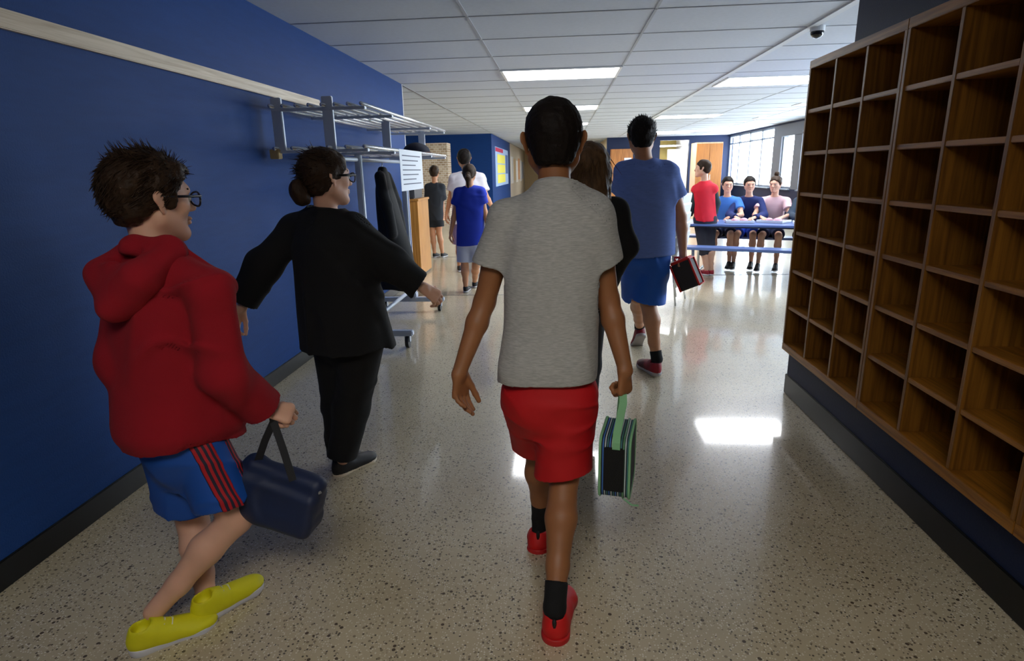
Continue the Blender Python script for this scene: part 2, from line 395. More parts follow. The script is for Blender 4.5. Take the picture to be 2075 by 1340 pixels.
def ear_prims(c, R, s, sx):
    T = lambda *p: c + R @ (V(*p) * s); A = frame(sx * -.35, -.15)
    return ([(cap(T(sx * .071, -.004, .004), T(sx * .083, -.016, .012), .016 * s, .0175 * s, R @ A @ V(1, 0, 0), .33), .006),
             (cap(T(sx * .081, -.014, .01), T(sx * .074, -.004, -.024), .0155 * s, .0085 * s, R @ A @ V(1, 0, 0), .36), .006)],
            [(ell(T(sx * .091, -.008, .006), V(.0085, .0085, .013) * s, R @ A), .006)])
def hand_prims(wr, d, n, th, s, curl=(25, 25, 18), tcurl=(35, 25), spread=4, tout=.75, tfwd=1.0):
    """wr wrist, d fingers' direction, n back of the hand, th thumb side"""
    d = nrm(d); n = nrm(n - d * (np.array(n) @ d)); tt = np.cross(d, n); tt = tt if tt @ np.array(th) > 0 else -tt
    P = []
    p0 = wr + d * .012 * s; p1 = wr + d * .078 * s
    for a, b, r0, r1 in ((.014, .028, .014, .013), (.0, .008, .015, .0135), (-.014, -.026, .0135, .012), (.007, .018, .015, .0135), (-.007, -.010, .0145, .013)):
        P.append((cap(p0 + tt * a * s, p1 + tt * b * s * .95, r0 * s, r1 * s, n, .8), .012 * s))
    c = curl if hasattr(curl[0], '__len__') else [curl] * 4
    for i, (off, L, r, back) in enumerate(((.028, .074, .0090, .0), (.009, .082, .0092, -.004), (-.010, .076, .0087, .0), (-.0275, .060, .0078, .008))):
        q = p1 + tt * off * s - d * (back * s + .004 * s); a = 0.0; sp = math.radians(spread) * (1.5 - i); dd0 = nrm(d + tt * math.tan(sp) * .5)
        for j, fr in enumerate((.46, .30, .24)):
            a += math.radians(c[i][j]); dv = dd0 * math.cos(a) - n * math.sin(a); q2 = q + dv * L * fr * s
            rr = r * (1, .92, .84, .74)[j]; P.append((cap(q, q2, rr * s, r * (.92, .84, .74)[j] * s), .004 * s)); q = q2
    q = wr + d * .022 * s + tt * .020 * s - n * .006 * s; a = 0
    dv0 = nrm(d * tfwd + tt * tout - n * .35)
    for j, (L, r0, r1) in enumerate(((.040, .0135, .0105), (.032, .0105, .0095), (.026, .0095, .0078))):
        a += math.radians((0, tcurl[0], tcurl[1])[j]); dv = nrm(dv0 * math.cos(a) + nrm(d * .7 - n * .7 - tt * .35) * math.sin(a)); q2 = q + dv * L * s
        P.append((cap(q, q2, r0 * s, r1 * s), .006 * s)); q = q2
    return P
def shoe(parent, heel, R, L, mu, ms, laces=None, collar=None, wd=1.0, name='shoe'):
    """heel = ground point under the heel; R columns right, toe-wards, up; L length"""
    k = L / .26; W3 = V(wd, 1, 1); T = lambda *p: heel + R @ (V(*p) * k * W3); h = .0045 if L > .2 else .008
    h = getattr(shoe, 'h', h)
    pr = [ell(T(0, .047, .042), V(.036, .047, .048) * k * W3, R), ell(T(0, .12, .036), V(.041, .085, .040) * k * W3, R), ell(T(-.0, .195, .026), V(.046, .066, .030) * k * W3, R),
          cap(T(0, .085, .06), T(0, .045, .078), .034 * k, .032 * k)]
    f = fieldof(pr, h, .02 * k)
    f.add(cap(T(0, .047, .075), T(0, .04, .13), .0265 * k, .034 * k), .004, sub=True)
    b = rbox(T(0, .13, -.036), V(.1, .2, .05) * k, R, .002); f.add(b, 0, sub=True)
    up = solid(name, f, mu, parent)
    so = [cap(T(0, .042, .014), T(.0, .11, .012), .038 * k * wd, .034 * k * wd), cap(T(.0, .11, .012), T(0, .205, .010), .034 * k * wd, .046 * k * wd), cap(T(0, .205, .012), T(-.003, .222, .016), .046 * k * wd, .038 * k * wd)]
    fs = fieldof(so, h * .8, .01); n = R[:, 2]
    fs.F = np.maximum(fs.F, fs.ev(lambda x, y, z: np.abs((x - heel[0]) * n[0] + (y - heel[1]) * n[1] + (z - heel[2]) * n[2] - .0125 * k) - .0125 * k, tuple(slice(0, q) for q in fs.n)))
    solid('sole', fs, ms, up)
    if laces is not None:
        mb = MB()
        for i in range(4):
            y = .105 + i * .022; z = .0855 - i * .0085
            mb.tube([T(-.022, y, z - .008), T(0, y + .006, z), T(.022, y, z - .008)], .0028 * k, 6)
        mb.build('laces', laces, up, smooth=True)
    if collar is not None:
        mb = MB(); mb.tube([T(.0, .012, .058), T(0, .004, .088), T(0, .006, .098)], [.006 * k, .007 * k, .005 * k], 6); mb.build('heel_tab', collar, up, smooth=True)
    return up

def bone(a, b, t, side=None): return a + (b - a) * t
def person(J, label, group=None, s=1.0, h=.005, skin=None, yaw=0.0, head=(0, 0, 0), hair=None, top=None, bottom=None, shoes=None, socks=None,
           hands=None, fine=True, glasses=None, eyes=False, torso=None, ears=True, hs=1.0, limb=1.0):
    g = {k: np.array(v, float) for k, v in J.items()}
    right = V(math.cos(yaw), -math.sin(yaw), 0); fwd = V(math.sin(yaw), math.cos(yaw), 0)
    base = (g['anL'] + g['anR']) / 2; root = empty('person', (base[0], base[1], min(0.0, 0)), label, 'person', group)
    hp = (g['hipL'] + g['hipR']) / 2; nk = g['neck']; HR = frame(*head); hc = g['head']; HS = s * hs
    # --- torso rows shared by body and shirt
    def row(t, rx, ry, fo=0.0): c = hp + (nk - hp) * t + fwd * fo; return (c[2], c[0], c[1], rx * s, ry * s)
    tor = torso or [(-.10, .108, .08, 0), (0, .122, .088, 0), (.3, .115, .08, 0), (.65, .13, .092, 0), (.88, .125, .075, 0), (1.0, .062, .048, 0)]
    body = [(loft([row(*q) for q in tor], right), .0)]
    for q in 'LR':
        sg = -1 if q == 'L' else 1
        sh, el, wr, hi, kn, an = (g[a + q] for a in ('sh', 'el', 'wr', 'hip', 'kn', 'an')); l = limb
        body += [(cap(nk - V(0, 0, .03 * s), sh, .042 * s, .042 * s), .03)]
        el_ = chain([sh, bone(sh, el, .5), el, bone(el, wr, .3), wr], [.044 * s * l, .039 * s * l, .033 * s * l, .034 * s * l, .0225 * s * l])
        body += [(p, .015) for p in el_]
        back = nrm((hi - kn) + (an - kn) + 1e-6) * .0
        sd = kn - (hi + an) / 2; bk = -nrm(sd) if np.linalg.norm(sd) > .02 else -fwd
        body += [(p, .02) for p in chain([hi, bone(hi, kn, .5), kn, bone(kn, an, .32) + bk * .012 * s, bone(kn, an, .7), an], [.066 * s, .057 * s * l, .047 * s * l, .049 * s * l, .034 * s * l, .030 * s * l])]
    body += [(cap(nk - V(0, 0, .02 * s), hc + HR @ V(0, -.022, -.045) * HS, .048 * s, .046 * s), .02)]
    if fine: body += head_prims(hc, HR, HS, True)
    allp = [p for p, k in body]; lo = np.min([p.lo for p in allp], 0) - .05; hi_ = np.max([p.hi for p in allp], 0) + .05
    F = Field(lo, hi_, h)
    for p, k in body: F.add(p, k)
    if fine:
        for p, k in head_subs(hc, HR, HS): F.add(p, k, sub=True)
    if ears and fine:
        for sx in (-1, 1):
            a, b = ear_prims(hc, HR, HS, sx)
            for p, k in a: F.add(p, k)
            for p, k in b: F.add(p, k, sub=True)
    fields = [F]
    if not fine:
        hp2 = head_prims(hc, HR, HS, True) + [(cap(nk + V(0, 0, .01), hc + HR @ V(0, -.022, -.045) * HS, .048 * s, .046 * s), .02)]
        hp2 += sum([ear_prims(hc, HR, HS, sx)[0] for sx in (-1, 1)], [])
        f2 = Field(np.min([p.lo for p, k in hp2], 0) - .01, np.max([p.hi for p, k in hp2], 0) + .01, .005)
        for p, k in hp2: f2.add(p, k)
        for p, k in head_subs(hc, HR, HS): f2.add(p, k, sub=True)
        fields.append(f2)
    for q in 'LR':
        wr, el = g['wr' + q], g['el' + q]; ho = dict((hands or {}).get(q, {})); sg = -1 if q == 'L' else 1
        d = ho.pop('d', wr - el); n = ho.pop('n', right * sg); th = ho.pop('th', fwd); ssz = ho.pop('s', s); dv = nrm(wr - el)
        hp_ = hand_prims(wr, d, n, th, ssz, **ho) + [(cap(wr - dv * .035, wr + dv * .01, .0245 * s * limb, .0225 * s * limb), .015)]
        hh = h * .5 if fine else h * .7
        f2 = Field(np.min([p.lo for p, k in hp_], 0), np.max([p.hi for p, k in hp_], 0), hh)
        for p, k in hp_: f2.add(p, k)
        c0 = wr - dv * .032
        f2.F = np.maximum(f2.F, f2.ev(lambda x, y, z: -((x - c0[0]) * dv[0] + (y - c0[1]) * dv[1] + (z - c0[2]) * dv[2]), tuple(slice(0, m_) for m_ in f2.n)))
        fields.append(f2)
    solid('body', fields, skin, root)
    # --- eyes
    if fine or eyes:
        mb = []
        for sx in (-1, 1):
            f = fieldof([ell(hc + HR @ V(sx * .031, .0765, .004) * HS, V(.0108, .0108, .0108) * HS)], .003, 0)
            eo = solid('eye', f, mat('eye_white', (175, 170, 165), .4), root)
            solid('iris', fieldof([ell(hc + HR @ V(sx * .031, .0850, .004) * HS, V(.0055, .0035, .0055) * HS, HR)], .0015, 0), mat('dark_iris', (40, 26, 18), .3), eo)
            solid('eyebrow', fieldof([cap(hc + HR @ V(sx * .018, .0865, .026) * HS, hc + HR @ V(sx * .046, .074, .029) * HS, .0038 * HS, .0028 * HS)], .002, 0), hair['mat'], root)
    # --- top
    for top in ([] if not top else top if isinstance(top, list) else [top]):
        th = top.get('th', .007); rows = [row(*q) for q in top['rows']]; disp = top.get('disp'); slv = top.get('sleeve', .5); sr = top['sr']; sh_k = .03
        rb = min(rows); rlow = (rb[0] - .06,) + tuple(rb[1:])
        outer = [loft(rows, right)]; inner = [loft([rlow] + rows, right)]
        for q in 'LR':
            sh, el, wr = g['sh' + q], g['el' + q], g['wr' + q]
            base_ = bone(nk, sh, .30) - V(0, 0, .022 * s); c_ = cap(base_, sh, sr[0] * 1.0 * s, sr[0] * .98 * s); outer.append(c_); inner.append(c_)
            if slv <= 1:
                e = bone(sh, el, slv); ax = nrm(el - sh)
                o = cap(sh, e + ax * .10, sr[0] * s, sr[1] * s); outer.append(cut(o, e, ax)); inner.append(o)
            else:
                e = bone(el, wr, slv - 1); ax = nrm(wr - el); o1 = cap(sh, el, sr[0] * s, sr[1] * s); o2 = cap(el, e + ax * .08, sr[1] * s, sr[2] * s)
                outer += [o1, cut(o2, e, ax)]; inner += [o1, o2]
        nr = top.get('neck', .056) * s
        fo, fi = twofields(outer, inner, h, sh_k, disp)
        if h < .0075: fo.F = np.maximum(fo.F, -(fi.F + max(th, 1.9 * h)))
        ntop = nk + V(0, 0, .052 * s); fo.add(cap(ntop + V(0, 0, nr * .2) - fwd * .0, ntop + V(0, 0, .14 * s) + fwd * .02, nr, nr), 0, sub=True)
        fo.F = np.maximum(fo.F, fo.ev(lambda x, y, z: np.where((x - nk[0]) ** 2 + (y - nk[1]) ** 2 < (.085 * s) ** 2, z - nk[2] - top.get('ncut', .012) * s + ((x - nk[0]) * fwd[0] + (y - nk[1]) * fwd[1]) * .35, -1), tuple(slice(0, m_) for m_ in fo.n)))
        ob = solid(top.get('name', 't_shirt'), fo, top['mat'], root); root_top = ob
        if top.get('collar'):
            mb = MB(); n = 28; cc = top['collar']; pts = []
            for i in range(n + 1):
                a = 2 * math.pi * i / n; pts.append(nk + V(0, 0, cc[2]) + right * (nr + .004) * math.cos(a) + fwd * (nr + .006) * math.sin(a) + V(0, 0, -.021 * math.sin(a)))
            mb.tube(pts, cc[0], 8).build('collar', cc[1], ob, smooth=True)
    # --- bottom
    if bottom:
        th = .007; ln = bottom.get('len', .8); br = bottom['br']; disp = bottom.get('disp'); wst = bottom.get('waist', .25)
        pel = bottom.get('pel', (.13, .10))
        rows = [row(-.20, pel[0] * .50, pel[1] * .55), row(-.11, pel[0] * .80, pel[1] * .84), row(0, *pel), row(wst, pel[0] * .9, pel[1] * .9)]; rt2 = (rows[-1][0] + .06,) + tuple(rows[-1][1:])
        outer = [loft(rows, right)]; inner = [loft(rows + [rt2], right)]
        for q in 'LR':
            hi, kn, an = g['hip' + q], g['kn' + q], g['an' + q]; hem = bottom.get('hem', {}).get(q)
            if ln <= 1.0:
                e = bone(hi, kn, ln); ax = nrm(kn - hi); nn = nrm(hem) if hem is not None else ax
                o = cap(hi, e + ax * .13, br[0] * s, br[1] * s, right, bottom.get('fl', 1.0)); outer.append(cut(o, e, nn)); inner.append(o)
            else:
                e = bone(kn, an, ln - 1); ax = nrm(an - kn); o1 = cap(hi, kn, br[0] * s, br[1] * s); o2 = cap(kn, e + ax * .08, br[1] * s, br[2] * s)
                outer += [o1, cut(o2, e, ax)]; inner += [o1, o2]
        fo, fi = twofields(outer, inner, h, .028, disp)
        if h < .0075: fo.F = np.maximum(fo.F, -(fi.F + max(th, 1.9 * h)))
        sho = solid(bottom.get('name', 'shorts'), fo, bottom['mat'], root)
        g['_shorts'] = sho
        if bottom.get('panel'):
            hi = g['hipR']; kd = nrm(g['knR'] - hi); fd = nrm(fwd - kd * (fwd @ kd)); base_f = fieldof(outer, h, .028, disp)
            for c_, w_ in ((-.035, .026), (.045, .014)):
                f = Field(fo.lo + 3 * h, fo.lo + 3 * h, h); f.lo, f.n, f.ax = fo.lo, fo.n, fo.ax
                sl = tuple(slice(0, m_) for m_ in f.n)
                side = f.ev(lambda x, y, z: np.maximum(np.abs((x - hi[0]) * fd[0] + (y - hi[1]) * fd[1] + (z - hi[2]) * fd[2] - c_) - w_, .03 - ((x - hi[0]) * right[0] + (y - hi[1]) * right[1])), sl)
                f.F = np.maximum(base_f.F - .003, side); f.F = np.maximum(f.F, -(base_f.F + .006)).astype(np.float32)
                solid('side_panel', f, stripes('red_black_stripes', [(180, 20, 34), (30, 26, 50)], 0, 140, fd), sho)
    # --- shoes, socks
    if shoes:
        shoe.h = .004 if fine and h < .006 else .009
        for q in 'LR':
            sp = shoes[q]; an = g['an' + q]; R = frame(*sp.get('R', (yaw, 0, 0))); L = sp.get('L', .25 * s)
            hl = sp.get('heel'); hl = an - R @ V(0, .047, .085) * (L / .26) if hl is None else np.array(hl)
            if socks:
                kn = g['kn' + q]; up = nrm(kn - an); k = socks.get('len', .09)
                f = fieldof([cap(an + up * k, an, .036 * s * limb, .034 * s * limb), cap(an, hl + R @ V(0, .05, .06) * (L / .26), .034 * s * limb, .026 * s)], min(.005, shoe.h), .01)
                c0 = an + up * k
                f.F = np.maximum(f.F, f.ev(lambda x, y, z: (x - c0[0]) * up[0] + (y - c0[1]) * up[1] + (z - c0[2]) * up[2], tuple(slice(0, m_) for m_ in f.n)))
                solid('sock', f, socks['mat'], root)
            shoe(root, hl, R, L, shoes['mat'], shoes['sole'], shoes.get('laces'), shoes.get('tab'), shoes.get('wd', 1.0))
    # --- hair
    if hair: hair_build(root, hc, HR, HS, h if fine else .0065, hair)
    if glasses:
        T = lambda *p: hc + HR @ (V(*p) * HS); mb = MB()
        for sx in (-1, 1):
            mb.tube([T(sx * .079, -.012, .012), T(sx * .076, .04, .012), T(sx * .066, .097, .012)], glasses.get('r', .0028) * HS, 6)
            ring = [T(sx * (.032 + .027 * math.cos(a)), .104 - .006 * abs(math.cos(a)) * (1 if True else 0), .002 + .019 * math.sin(a)) for a in np.linspace(0, 2 * math.pi, 17)]
            mb.tube(ring, .0026 * HS, 6)
        mb.tube([T(-.008, .106, .006), T(.008, .106, .006)], .0024 * HS, 6)
        go = mb.build('glasses', glasses['mat'], root, smooth=True)
        for sx in (-1, 1):
            ml = MB(); cs = [T(sx * (.032 + .026 * math.cos(a)), .102, .002 + .018 * math.sin(a)) for a in np.linspace(0, 2 * math.pi, 13)[:-1]]
            cb = [p + HR @ V(0, .001, 0) for p in cs]; n = 12
            ml.add(cs + cb, [tuple(range(n))[::-1], tuple(range(n, 2 * n))] + [(i, (i + 1) % n, n + (i + 1) % n, n + i) for i in range(n)])
            ml.build('lens', LENS, go)
    return root, g
LENS = pane_mat()

def hair_build(root, hc, HR, HS, h, o):
    T = lambda *p: hc + HR @ (V(*p) * HS); k = o.get('thick', .010); kind = o['kind']
    line = o.get('line', ([-.12, -.05, -.022, -.004, .026, .034, .06, .085, .11], [-.062, -.062, -.03, -.016, -.014, .02, .052, .066, .07]))
    fit = ell(T(0, -.012, .028), V(.073 + k, .094 + k, .082 + k * 1.1) * HS, HR)
    pr = [fit, ell(T(0, -.05, -.035), V(.05 + k * .5, .04 + k * .4, .045) * HS, HR)]
    if kind == 'tall': pr.append(ell(T(0, .02, .062), V(.064, .078, .048) * HS, HR))
    f = fieldof(pr, h, .025 * HS)
    sl = tuple(slice(0, m) for m in f.n)
    def g(x, y, z):
        px, py, pz = x - hc[0], y - hc[1], z - hc[2]
        ly = (px * HR[0, 1] + py * HR[1, 1] + pz * HR[2, 1]) / HS; lz = (px * HR[0, 2] + py * HR[1, 2] + pz * HR[2, 2]) / HS
        return (np.interp(ly, line[0], line[1]) - lz) * .7 * HS
    f.F = smax(f.F, f.ev(g, sl), .006)
    f.disp(waves(o.get('amp', .0012), 10, 220, 420, 5))
    f.disp(waves(o.get('amp2', .0015), 6, 60, 120, 6))
    ob = solid('hair', f, o['mat'], root)
    for i, a in enumerate(o.get('add', [])):
        pr = [ell(T(*q[1]), V(*q[2]) * HS, HR) if q[0] == 'ell' else cap(T(*q[1]), T(*q[2]), q[3] * HS, q[4] * HS, *( (HR @ V(*q[5]), q[6]) if len(q) > 5 else ())) for q in a[1]]
        solid(a[0], fieldof(pr, h, .02 * HS, waves(.0022, 12, 90, 260, 9 + i, .25)), o['mat'], root)
    n = o.get('strands', 0)
    if n:
        r = np.random.RandomState(3); roots, dirs, lens = [], [], []
        while len(roots) < n:
            v = nrm(r.randn(3)); p = V(0, -.012, .028) + v * V(.073 + k * .7, .094 + k * .7, .082 + k * .8)
            if p[2] < np.interp(p[1], line[0], line[1]) + o.get('smin', .01): continue
            roots.append(T(*p)); bias = np.array(o.get('dir', (0, 0, 0))); bias = bias - v * min(0, bias @ v) * 0 - v * (bias @ v) * o.get('tan', 0); dd = v * o.get('out', .5) + bias + r.randn(3) * o.get('rand', .18)
            if o.get('tuft') and p[1] < .02 and p[2] > .085 and r.rand() < o['tuft']: dd = V(-.15, -.55, 1.0) + r.randn(3) * .15
            dirs.append(HR @ dd); lens.append(o.get('slen', .03) * HS * r.uniform(.5, 1.2) * (1 + o.get('toplong', 0) * max(0, p[2]) / .1))
        strands('hair_strands', roots, dirs, lens, o.get('srad', .0022) * HS, o['mat'], ob, droop=None if 'droop' not in o else V(0, 0, -o['droop']))
    return ob

# ================================================================== THE SETTING
struct('floor', (-6.2, -3.2, -.1), (6.2, 36, 0), terrazzo())
struct('ceiling', (-6.2, -3.2, CEIL), (6.2, 36, CEIL + .1), CEILM)
gb = MB()
for k in range(-4, 5):
    x = -.66 + 1.31 * k
    if k <= -2 or x > 5.7:
        if k == -2: pass
        else: continue
    if k == -2: continue
    gb.box((x - .010, -3.2, CEIL - .004), (x + .010, 34, CEIL + .002))
for k in range(-12, 40):
    y = 6.9 + .77 * k
    if -3 < y < 30: gb.box((XL if y < 7.69 else -6, y - .010, CEIL - .004), (5.7, y + .010, CEIL + .002))
gb.box((-1.97, 7.7, CEIL - .004), (-1.95, 34, CEIL + .002))
tag(gb.build('ceiling_grid', GRID), kind='structure')
struct('trim_1', (1.94, 3.65, CEIL - .012), (2.00, 20, CEIL), mat('white_trim', (196, 200, 208), .6))
struct('wall_left', (XL - .2, -3.2, 0), (XL, 7.69, CEIL), BLUE)
struct('baseboard_left', (XL - .21, -3.2, 0), (XL + .008, 7.70, .105), BASE, bevel=.004)
struct('wall_left_return', (-6.2, 7.5, 0), (XL - .2, 7.69, CEIL), CREAM)
struct('trim_corner_left', (XL - .03, 7.69, 0), (XL + .004, 7.712, CEIL), mat('white_corner_trim', (205, 206, 210), .5))
struct('trim_rail_left', (XL, -3.2, 1.895), (XL + .024, 4.95, 1.962), RAILW, bevel=.004)
struct('wall_back', (-6.2, -3.2, 0), (6.2, -3.0, CEIL), NAVYWALL)
struct('wall_far_left_room', (-6.2, 7.69, 0), (-6.0, 17.9, CEIL), CREAM)
struct('wall_left_far', (-6.2, 17.9, 0), (-2.0, 24.3, CEIL), BLUE)
struct('baseboard_left_far', (-6.2, 17.88, 0), (-1.985, 24.3, .11), BASE)
struct('wall_left_beyond', (-2.6, 24.3, 0), (-2.0, 34, CEIL), CREAM)
struct('wall_end', (-2.6, 34, 0), (6.2, 34.2, CEIL), mat('tan_wall', (190, 168, 130), .6))
STRIP = mat('floor_joint', (104, 100, 94), .4)
struct('trim_floor_1', (XL, 6.73, 0), (-.3, 6.76, .0015), STRIP); struct('trim_floor_2', (-6, 9.93, 0), (-.6, 9.97, .0015), STRIP); struct('trim_floor_3', (1.5, 7.98, 0), (5.7, 8.02, .0015), STRIP)
# the right wall with the cubbies set into it
struct('wall_right_lower', (XR, -3.2, 0), (1.95, 3.65, .30), NAVYWALL)
struct('wall_right_upper', (1.57, -3.2, 1.925), (1.95, 3.63, CEIL), NAVYWALL)
struct('wall_right_core', (1.70, -3.2, .30), (1.95, 3.65, 1.925), NAVYWALL)
struct('wall_right_near', (1.36, -3.2, .30), (1.70, .66, 1.925), NAVYWALL)
struct('baseboard_right', (XR - .008, -3.2, 0), (1.96, 3.66, .125), BASE, bevel=.004)
struct('wall_right_back_room', (1.95, 3.2, 0), (5.9, 3.4, CEIL), NAVYWALL)
# far end of the cafeteria
struct('wall_far', (1.6, YF, 0), (3.42, YF + .2, CEIL), NAVYWALL)
struct('wall_far_right', (4.42, YF, 0), (5.9, YF + .2, CEIL), NAVYWALL)
struct('wall_far_header', (3.42, YF, 2.3), (4.42, YF + .2, CEIL), NAVYWALL)
struct('wall_corridor_right', (1.6, YF + .2, 0), (1.75, 34, CEIL), mat('tan_wall', (190, 168, 130), .6))
struct('wall_side_room', (1.75, 25.5, 0), (5.9, 25.7, CEIL), YELLOW)
struct('wall_side_room_right', (4.6, YF + .2, 0), (4.8, 25.5, CEIL), mat('white_wall', (220, 220, 218), .6))
struct('baseboard_far', (1.6, YF - .02, 0), (3.42, YF, .11), BASE)
# window wall
SILL = .80
struct('wall_window_lower', (XW, 3.4, 0), (XW + .18, YF, SILL), NAVYWALL)
struct('wall_window_upper', (XW, 3.4, 2.39), (XW + .18, YF, CEIL), NAVYWALL)
struct('wall_window_pier', (XW, 15.4, SILL), (XW + .18, 15.9, 2.39), mat('grey_pier', (110, 112, 120), .6))
struct('wall_window_pier_far', (XW, 16.8, SILL), (XW + .18, 17.4, 2.39), mat('grey_pier', (110, 112, 120), .6))
struct('wall_window_header', (XW - .02, 3.4, 2.10), (XW + .18, 16.85, 2.39), mat('grey_pier', (110, 112, 120), .6))
struct('wall_window_pier_near', (XW, 3.4, SILL), (XW + .18, 4.2, 2.39), NAVYWALL)
FRAME = mat('grey_window_frame', (128, 140, 158), .4)
BLIND = mat('white_blind', (238, 240, 244), .7)
pane = pane_mat()
wn = 0
for y0, y1, n in ((4.2, 15.4, 8), (15.9, 16.8, 1), (17.4, 21.95, 4)):
    st_ = (y1 - y0) / n
    for i in range(n):
        a, b = y0 + i * st_, y0 + (i + 1) * st_; wn += 1
        mb = MB()
        for lo, hi in (((XW + .05, a, SILL), (XW + .12, a + .04, 2.39)), ((XW + .05, b - .04, SILL), (XW + .12, b, 2.39)), ((XW + .05, a, SILL), (XW + .12, b, SILL + .05)),
                       ((XW + .05, a, 2.34), (XW + .12, b, 2.39)), ((XW + .05, a, 2.10), (XW + .12, b, 2.14))): mb.box(lo, hi)
        wo = mb.build('window_%d' % wn, FRAME); wo['kind'] = 'structure'
        box('pane', (XW + .08, a + .03, SILL + .03), (XW + .084, b - .03, 2.36), pane, wo)
        box('window_sill', (XW - .06, a, SILL - .03), (XW + .05, b, SILL), FRAME, wo)
for (y0, y1) in ((7.6, 8.5), (9.6, 10.5), (11.6, 12.6), (14.2, 15.2)):
    e = empty('window_blind', (XW - .03, (y0 + y1) / 2, 2.15), 'white vertical slat blind at the cafeteria windows, %s of the four' % ('nearest', 'second nearest', 'second farthest', 'farthest')[int((y0 - 7) // 2.3)], 'blind', 'vertical blinds at the cafeteria windows')
    box('head_rail', (XW - .08, y0, 2.13), (XW - .02, y1, 2.17), FRAME, e)
    for k in range(8):
        y = y0 + (k + .5) * (y1 - y0) / 8; box('slat', (XW - .07, y - .045, SILL + .06), (XW - .066, y + .035, 2.13), BLIND, e)
# brick piece, low cabinet
struct('wall_brick', (-3.75, 16.0, 0), (-2.95, 16.5, 2.13), brick_mat())

# ================================================================== LIGHTS IN THE CEILING
LIT = mat('lamp_diffuser', (250, 252, 255), .5, emit=LAMP)
LF = mat('lamp_frame', (225, 227, 230), .4)
n_l = 0
def ceiling_light(x0, y0, dx, dy, label, z=CEIL, m=None):
    e = empty('ceiling_light', (x0 + dx / 2, y0 + dy / 2, z), label, 'ceiling light', 'flat ceiling lights')
    mb = MB(); t = .03
    for lo, hi in (((x0, y0), (x0 + dx, y0 + t)), ((x0, y0 + dy - t), (x0 + dx, y0 + dy)), ((x0, y0 + t), (x0 + t, y0 + dy - t)), ((x0 + dx - t, y0 + t), (x0 + dx, y0 + dy - t))):
        mb.box((lo[0], lo[1], z - .016), (hi[0], hi[1], z + .001))
    mb.build('frame', LF, e); box('diffuser', (x0 + t, y0 + t, z - .010), (x0 + dx - t, y0 + dy - t, z + .001), m or LIT, e)
for i, lb in enumerate(('large bright ceiling light over the corridor, nearest one above the middle boy', 'second ceiling light over the corridor, partly behind the boy\'s head',
                        'third small ceiling light over the corridor, right of the boy\'s head', 'fourth tiny ceiling light far down the corridor')):
    ceiling_light(-.66, 6.9 + 3.85 * i, 1.31, .77, lb)
ceiling_light(-.66, 22.3, 1.31, .77, 'ceiling light far down the corridor, last but one, hidden behind the middle boy\'s head')  # unseen lamp, added to brighten the far end of the corridor
ceiling_light(-.66, 28.5, 1.31, .77, 'farthest ceiling light near the end of the corridor, hidden behind the middle boy\'s head')  # also added out of sight, lights the corridor's far walls
ceiling_light(2.03, 8.0, 1.31, .85, 'bright ceiling light touching the top corner of the wooden cubbies')
ceiling_light(2.7, 18.9, 1.31, 1.5, 'ceiling light in the cafeteria just right of the tall boy\'s head')
ceiling_light(3.45, 22.6, .9, 1.6, 'low light panel added beyond the doorway in place of a reflection in door glass', 2.17)  # added lamp in place of a ceiling light mirrored in door glass
ceiling_light(-4.6, 12.0, 1.31, .77, 'ceiling light over the side area left of the corridor')
ceiling_light(2.03, 13.3, 1.31, .77, 'ceiling light over the middle of the cafeteria')
ceiling_light(-.66, -.9, 1.31, .77, 'added dimmer ceiling light over the near end of the corridor, unseen behind the camera', m=mat('fill_lamp_diffuser', (255, 250, 240), .5, emit=11.5))  # unseen fill lamp added behind the camera for the foreground
# camera dome and small ceiling fittings
e = empty('security_camera', (2.02, 5.35, CEIL), 'small round security camera on ceiling above the cubbies', 'camera')
mb = MB(); mb.tube([(2.02, 5.35, CEIL), (2.02, 5.35, CEIL - .04)], .055, 20); mb.build('mount', WHITEP, e, smooth=False)
solid('dome', fieldof([ell((2.02, 5.35, CEIL - .045), (.05, .05, .045))], .008, 0), mat('dark_dome', (30, 30, 34), .15), e)
for x, y, lb in ((4.2, 11.5, 'nearer'), (4.4, 14.5, 'farther')):
    o = box('ceiling_vent', (x, y, CEIL - .012), (x + .5, y + .5, CEIL), mat('vent', (235, 236, 238), .5), bevel=.004); tag(o, 'white square vent in the cafeteria ceiling, %s of the two' % lb, 'vent')

# ================================================================== CUBBIES
ZR = [.313 + .2232 * k for k in range(8)]                       # shelf tops
def cubby(y0, y1, label):
    e = empty('cubby_unit', (1.5, (y0 + y1) / 2, .30), label, 'shelf unit', 'wooden cubby units in the right wall')
    x0, x1 = 1.352, 1.695; t = .021
    box('bottom_panel', (x0, y0, .292), (x1, y1, .335), OAKH, e, .002)
    box('top_panel', (x0, y0, 1.885), (x1, y1, 1.925), OAKH, e, .002)
    box('side_panel', (x0, y0, .335), (x1, y0 + t, 1.885), OAK, e, .002); box('side_panel', (x0, y1 - t, .335), (x1, y1, 1.885), OAK, e, .002)
    box('back_panel', (x1 - .012, y0 + t, .335), (x1 - .001, y1 - t, 1.885), OAK, e)
    w_ = (y1 - y0 - 4 * t) / 3; ys = [y0 + t + i * (w_ + t) for i in range(3)]
    for i in (1, 2): box('divider', (x0 + .004, ys[i] - t, .335), (x1 - .012, ys[i], 1.885), OAK, e, .002)
    for a in ys:
        for k in range(1, 7):
            z = .335 + (1.885 - .335 + .0) / 7 * k; box('shelf', (x0 + .006, a, z - .010), (x1 - .012, a + w_, z + .010), OAKH, e, .002)
cubby(2.675, 3.635, 'oak cubby unit with rows of empty cubbyholes, farthest along the right wall')
cubby(1.690, 2.672, 'oak cubby unit with larger empty cubbyholes, middle of the right wall')
cubby(.70, 1.687, 'oak cubby unit at the right edge, nearest the viewer')

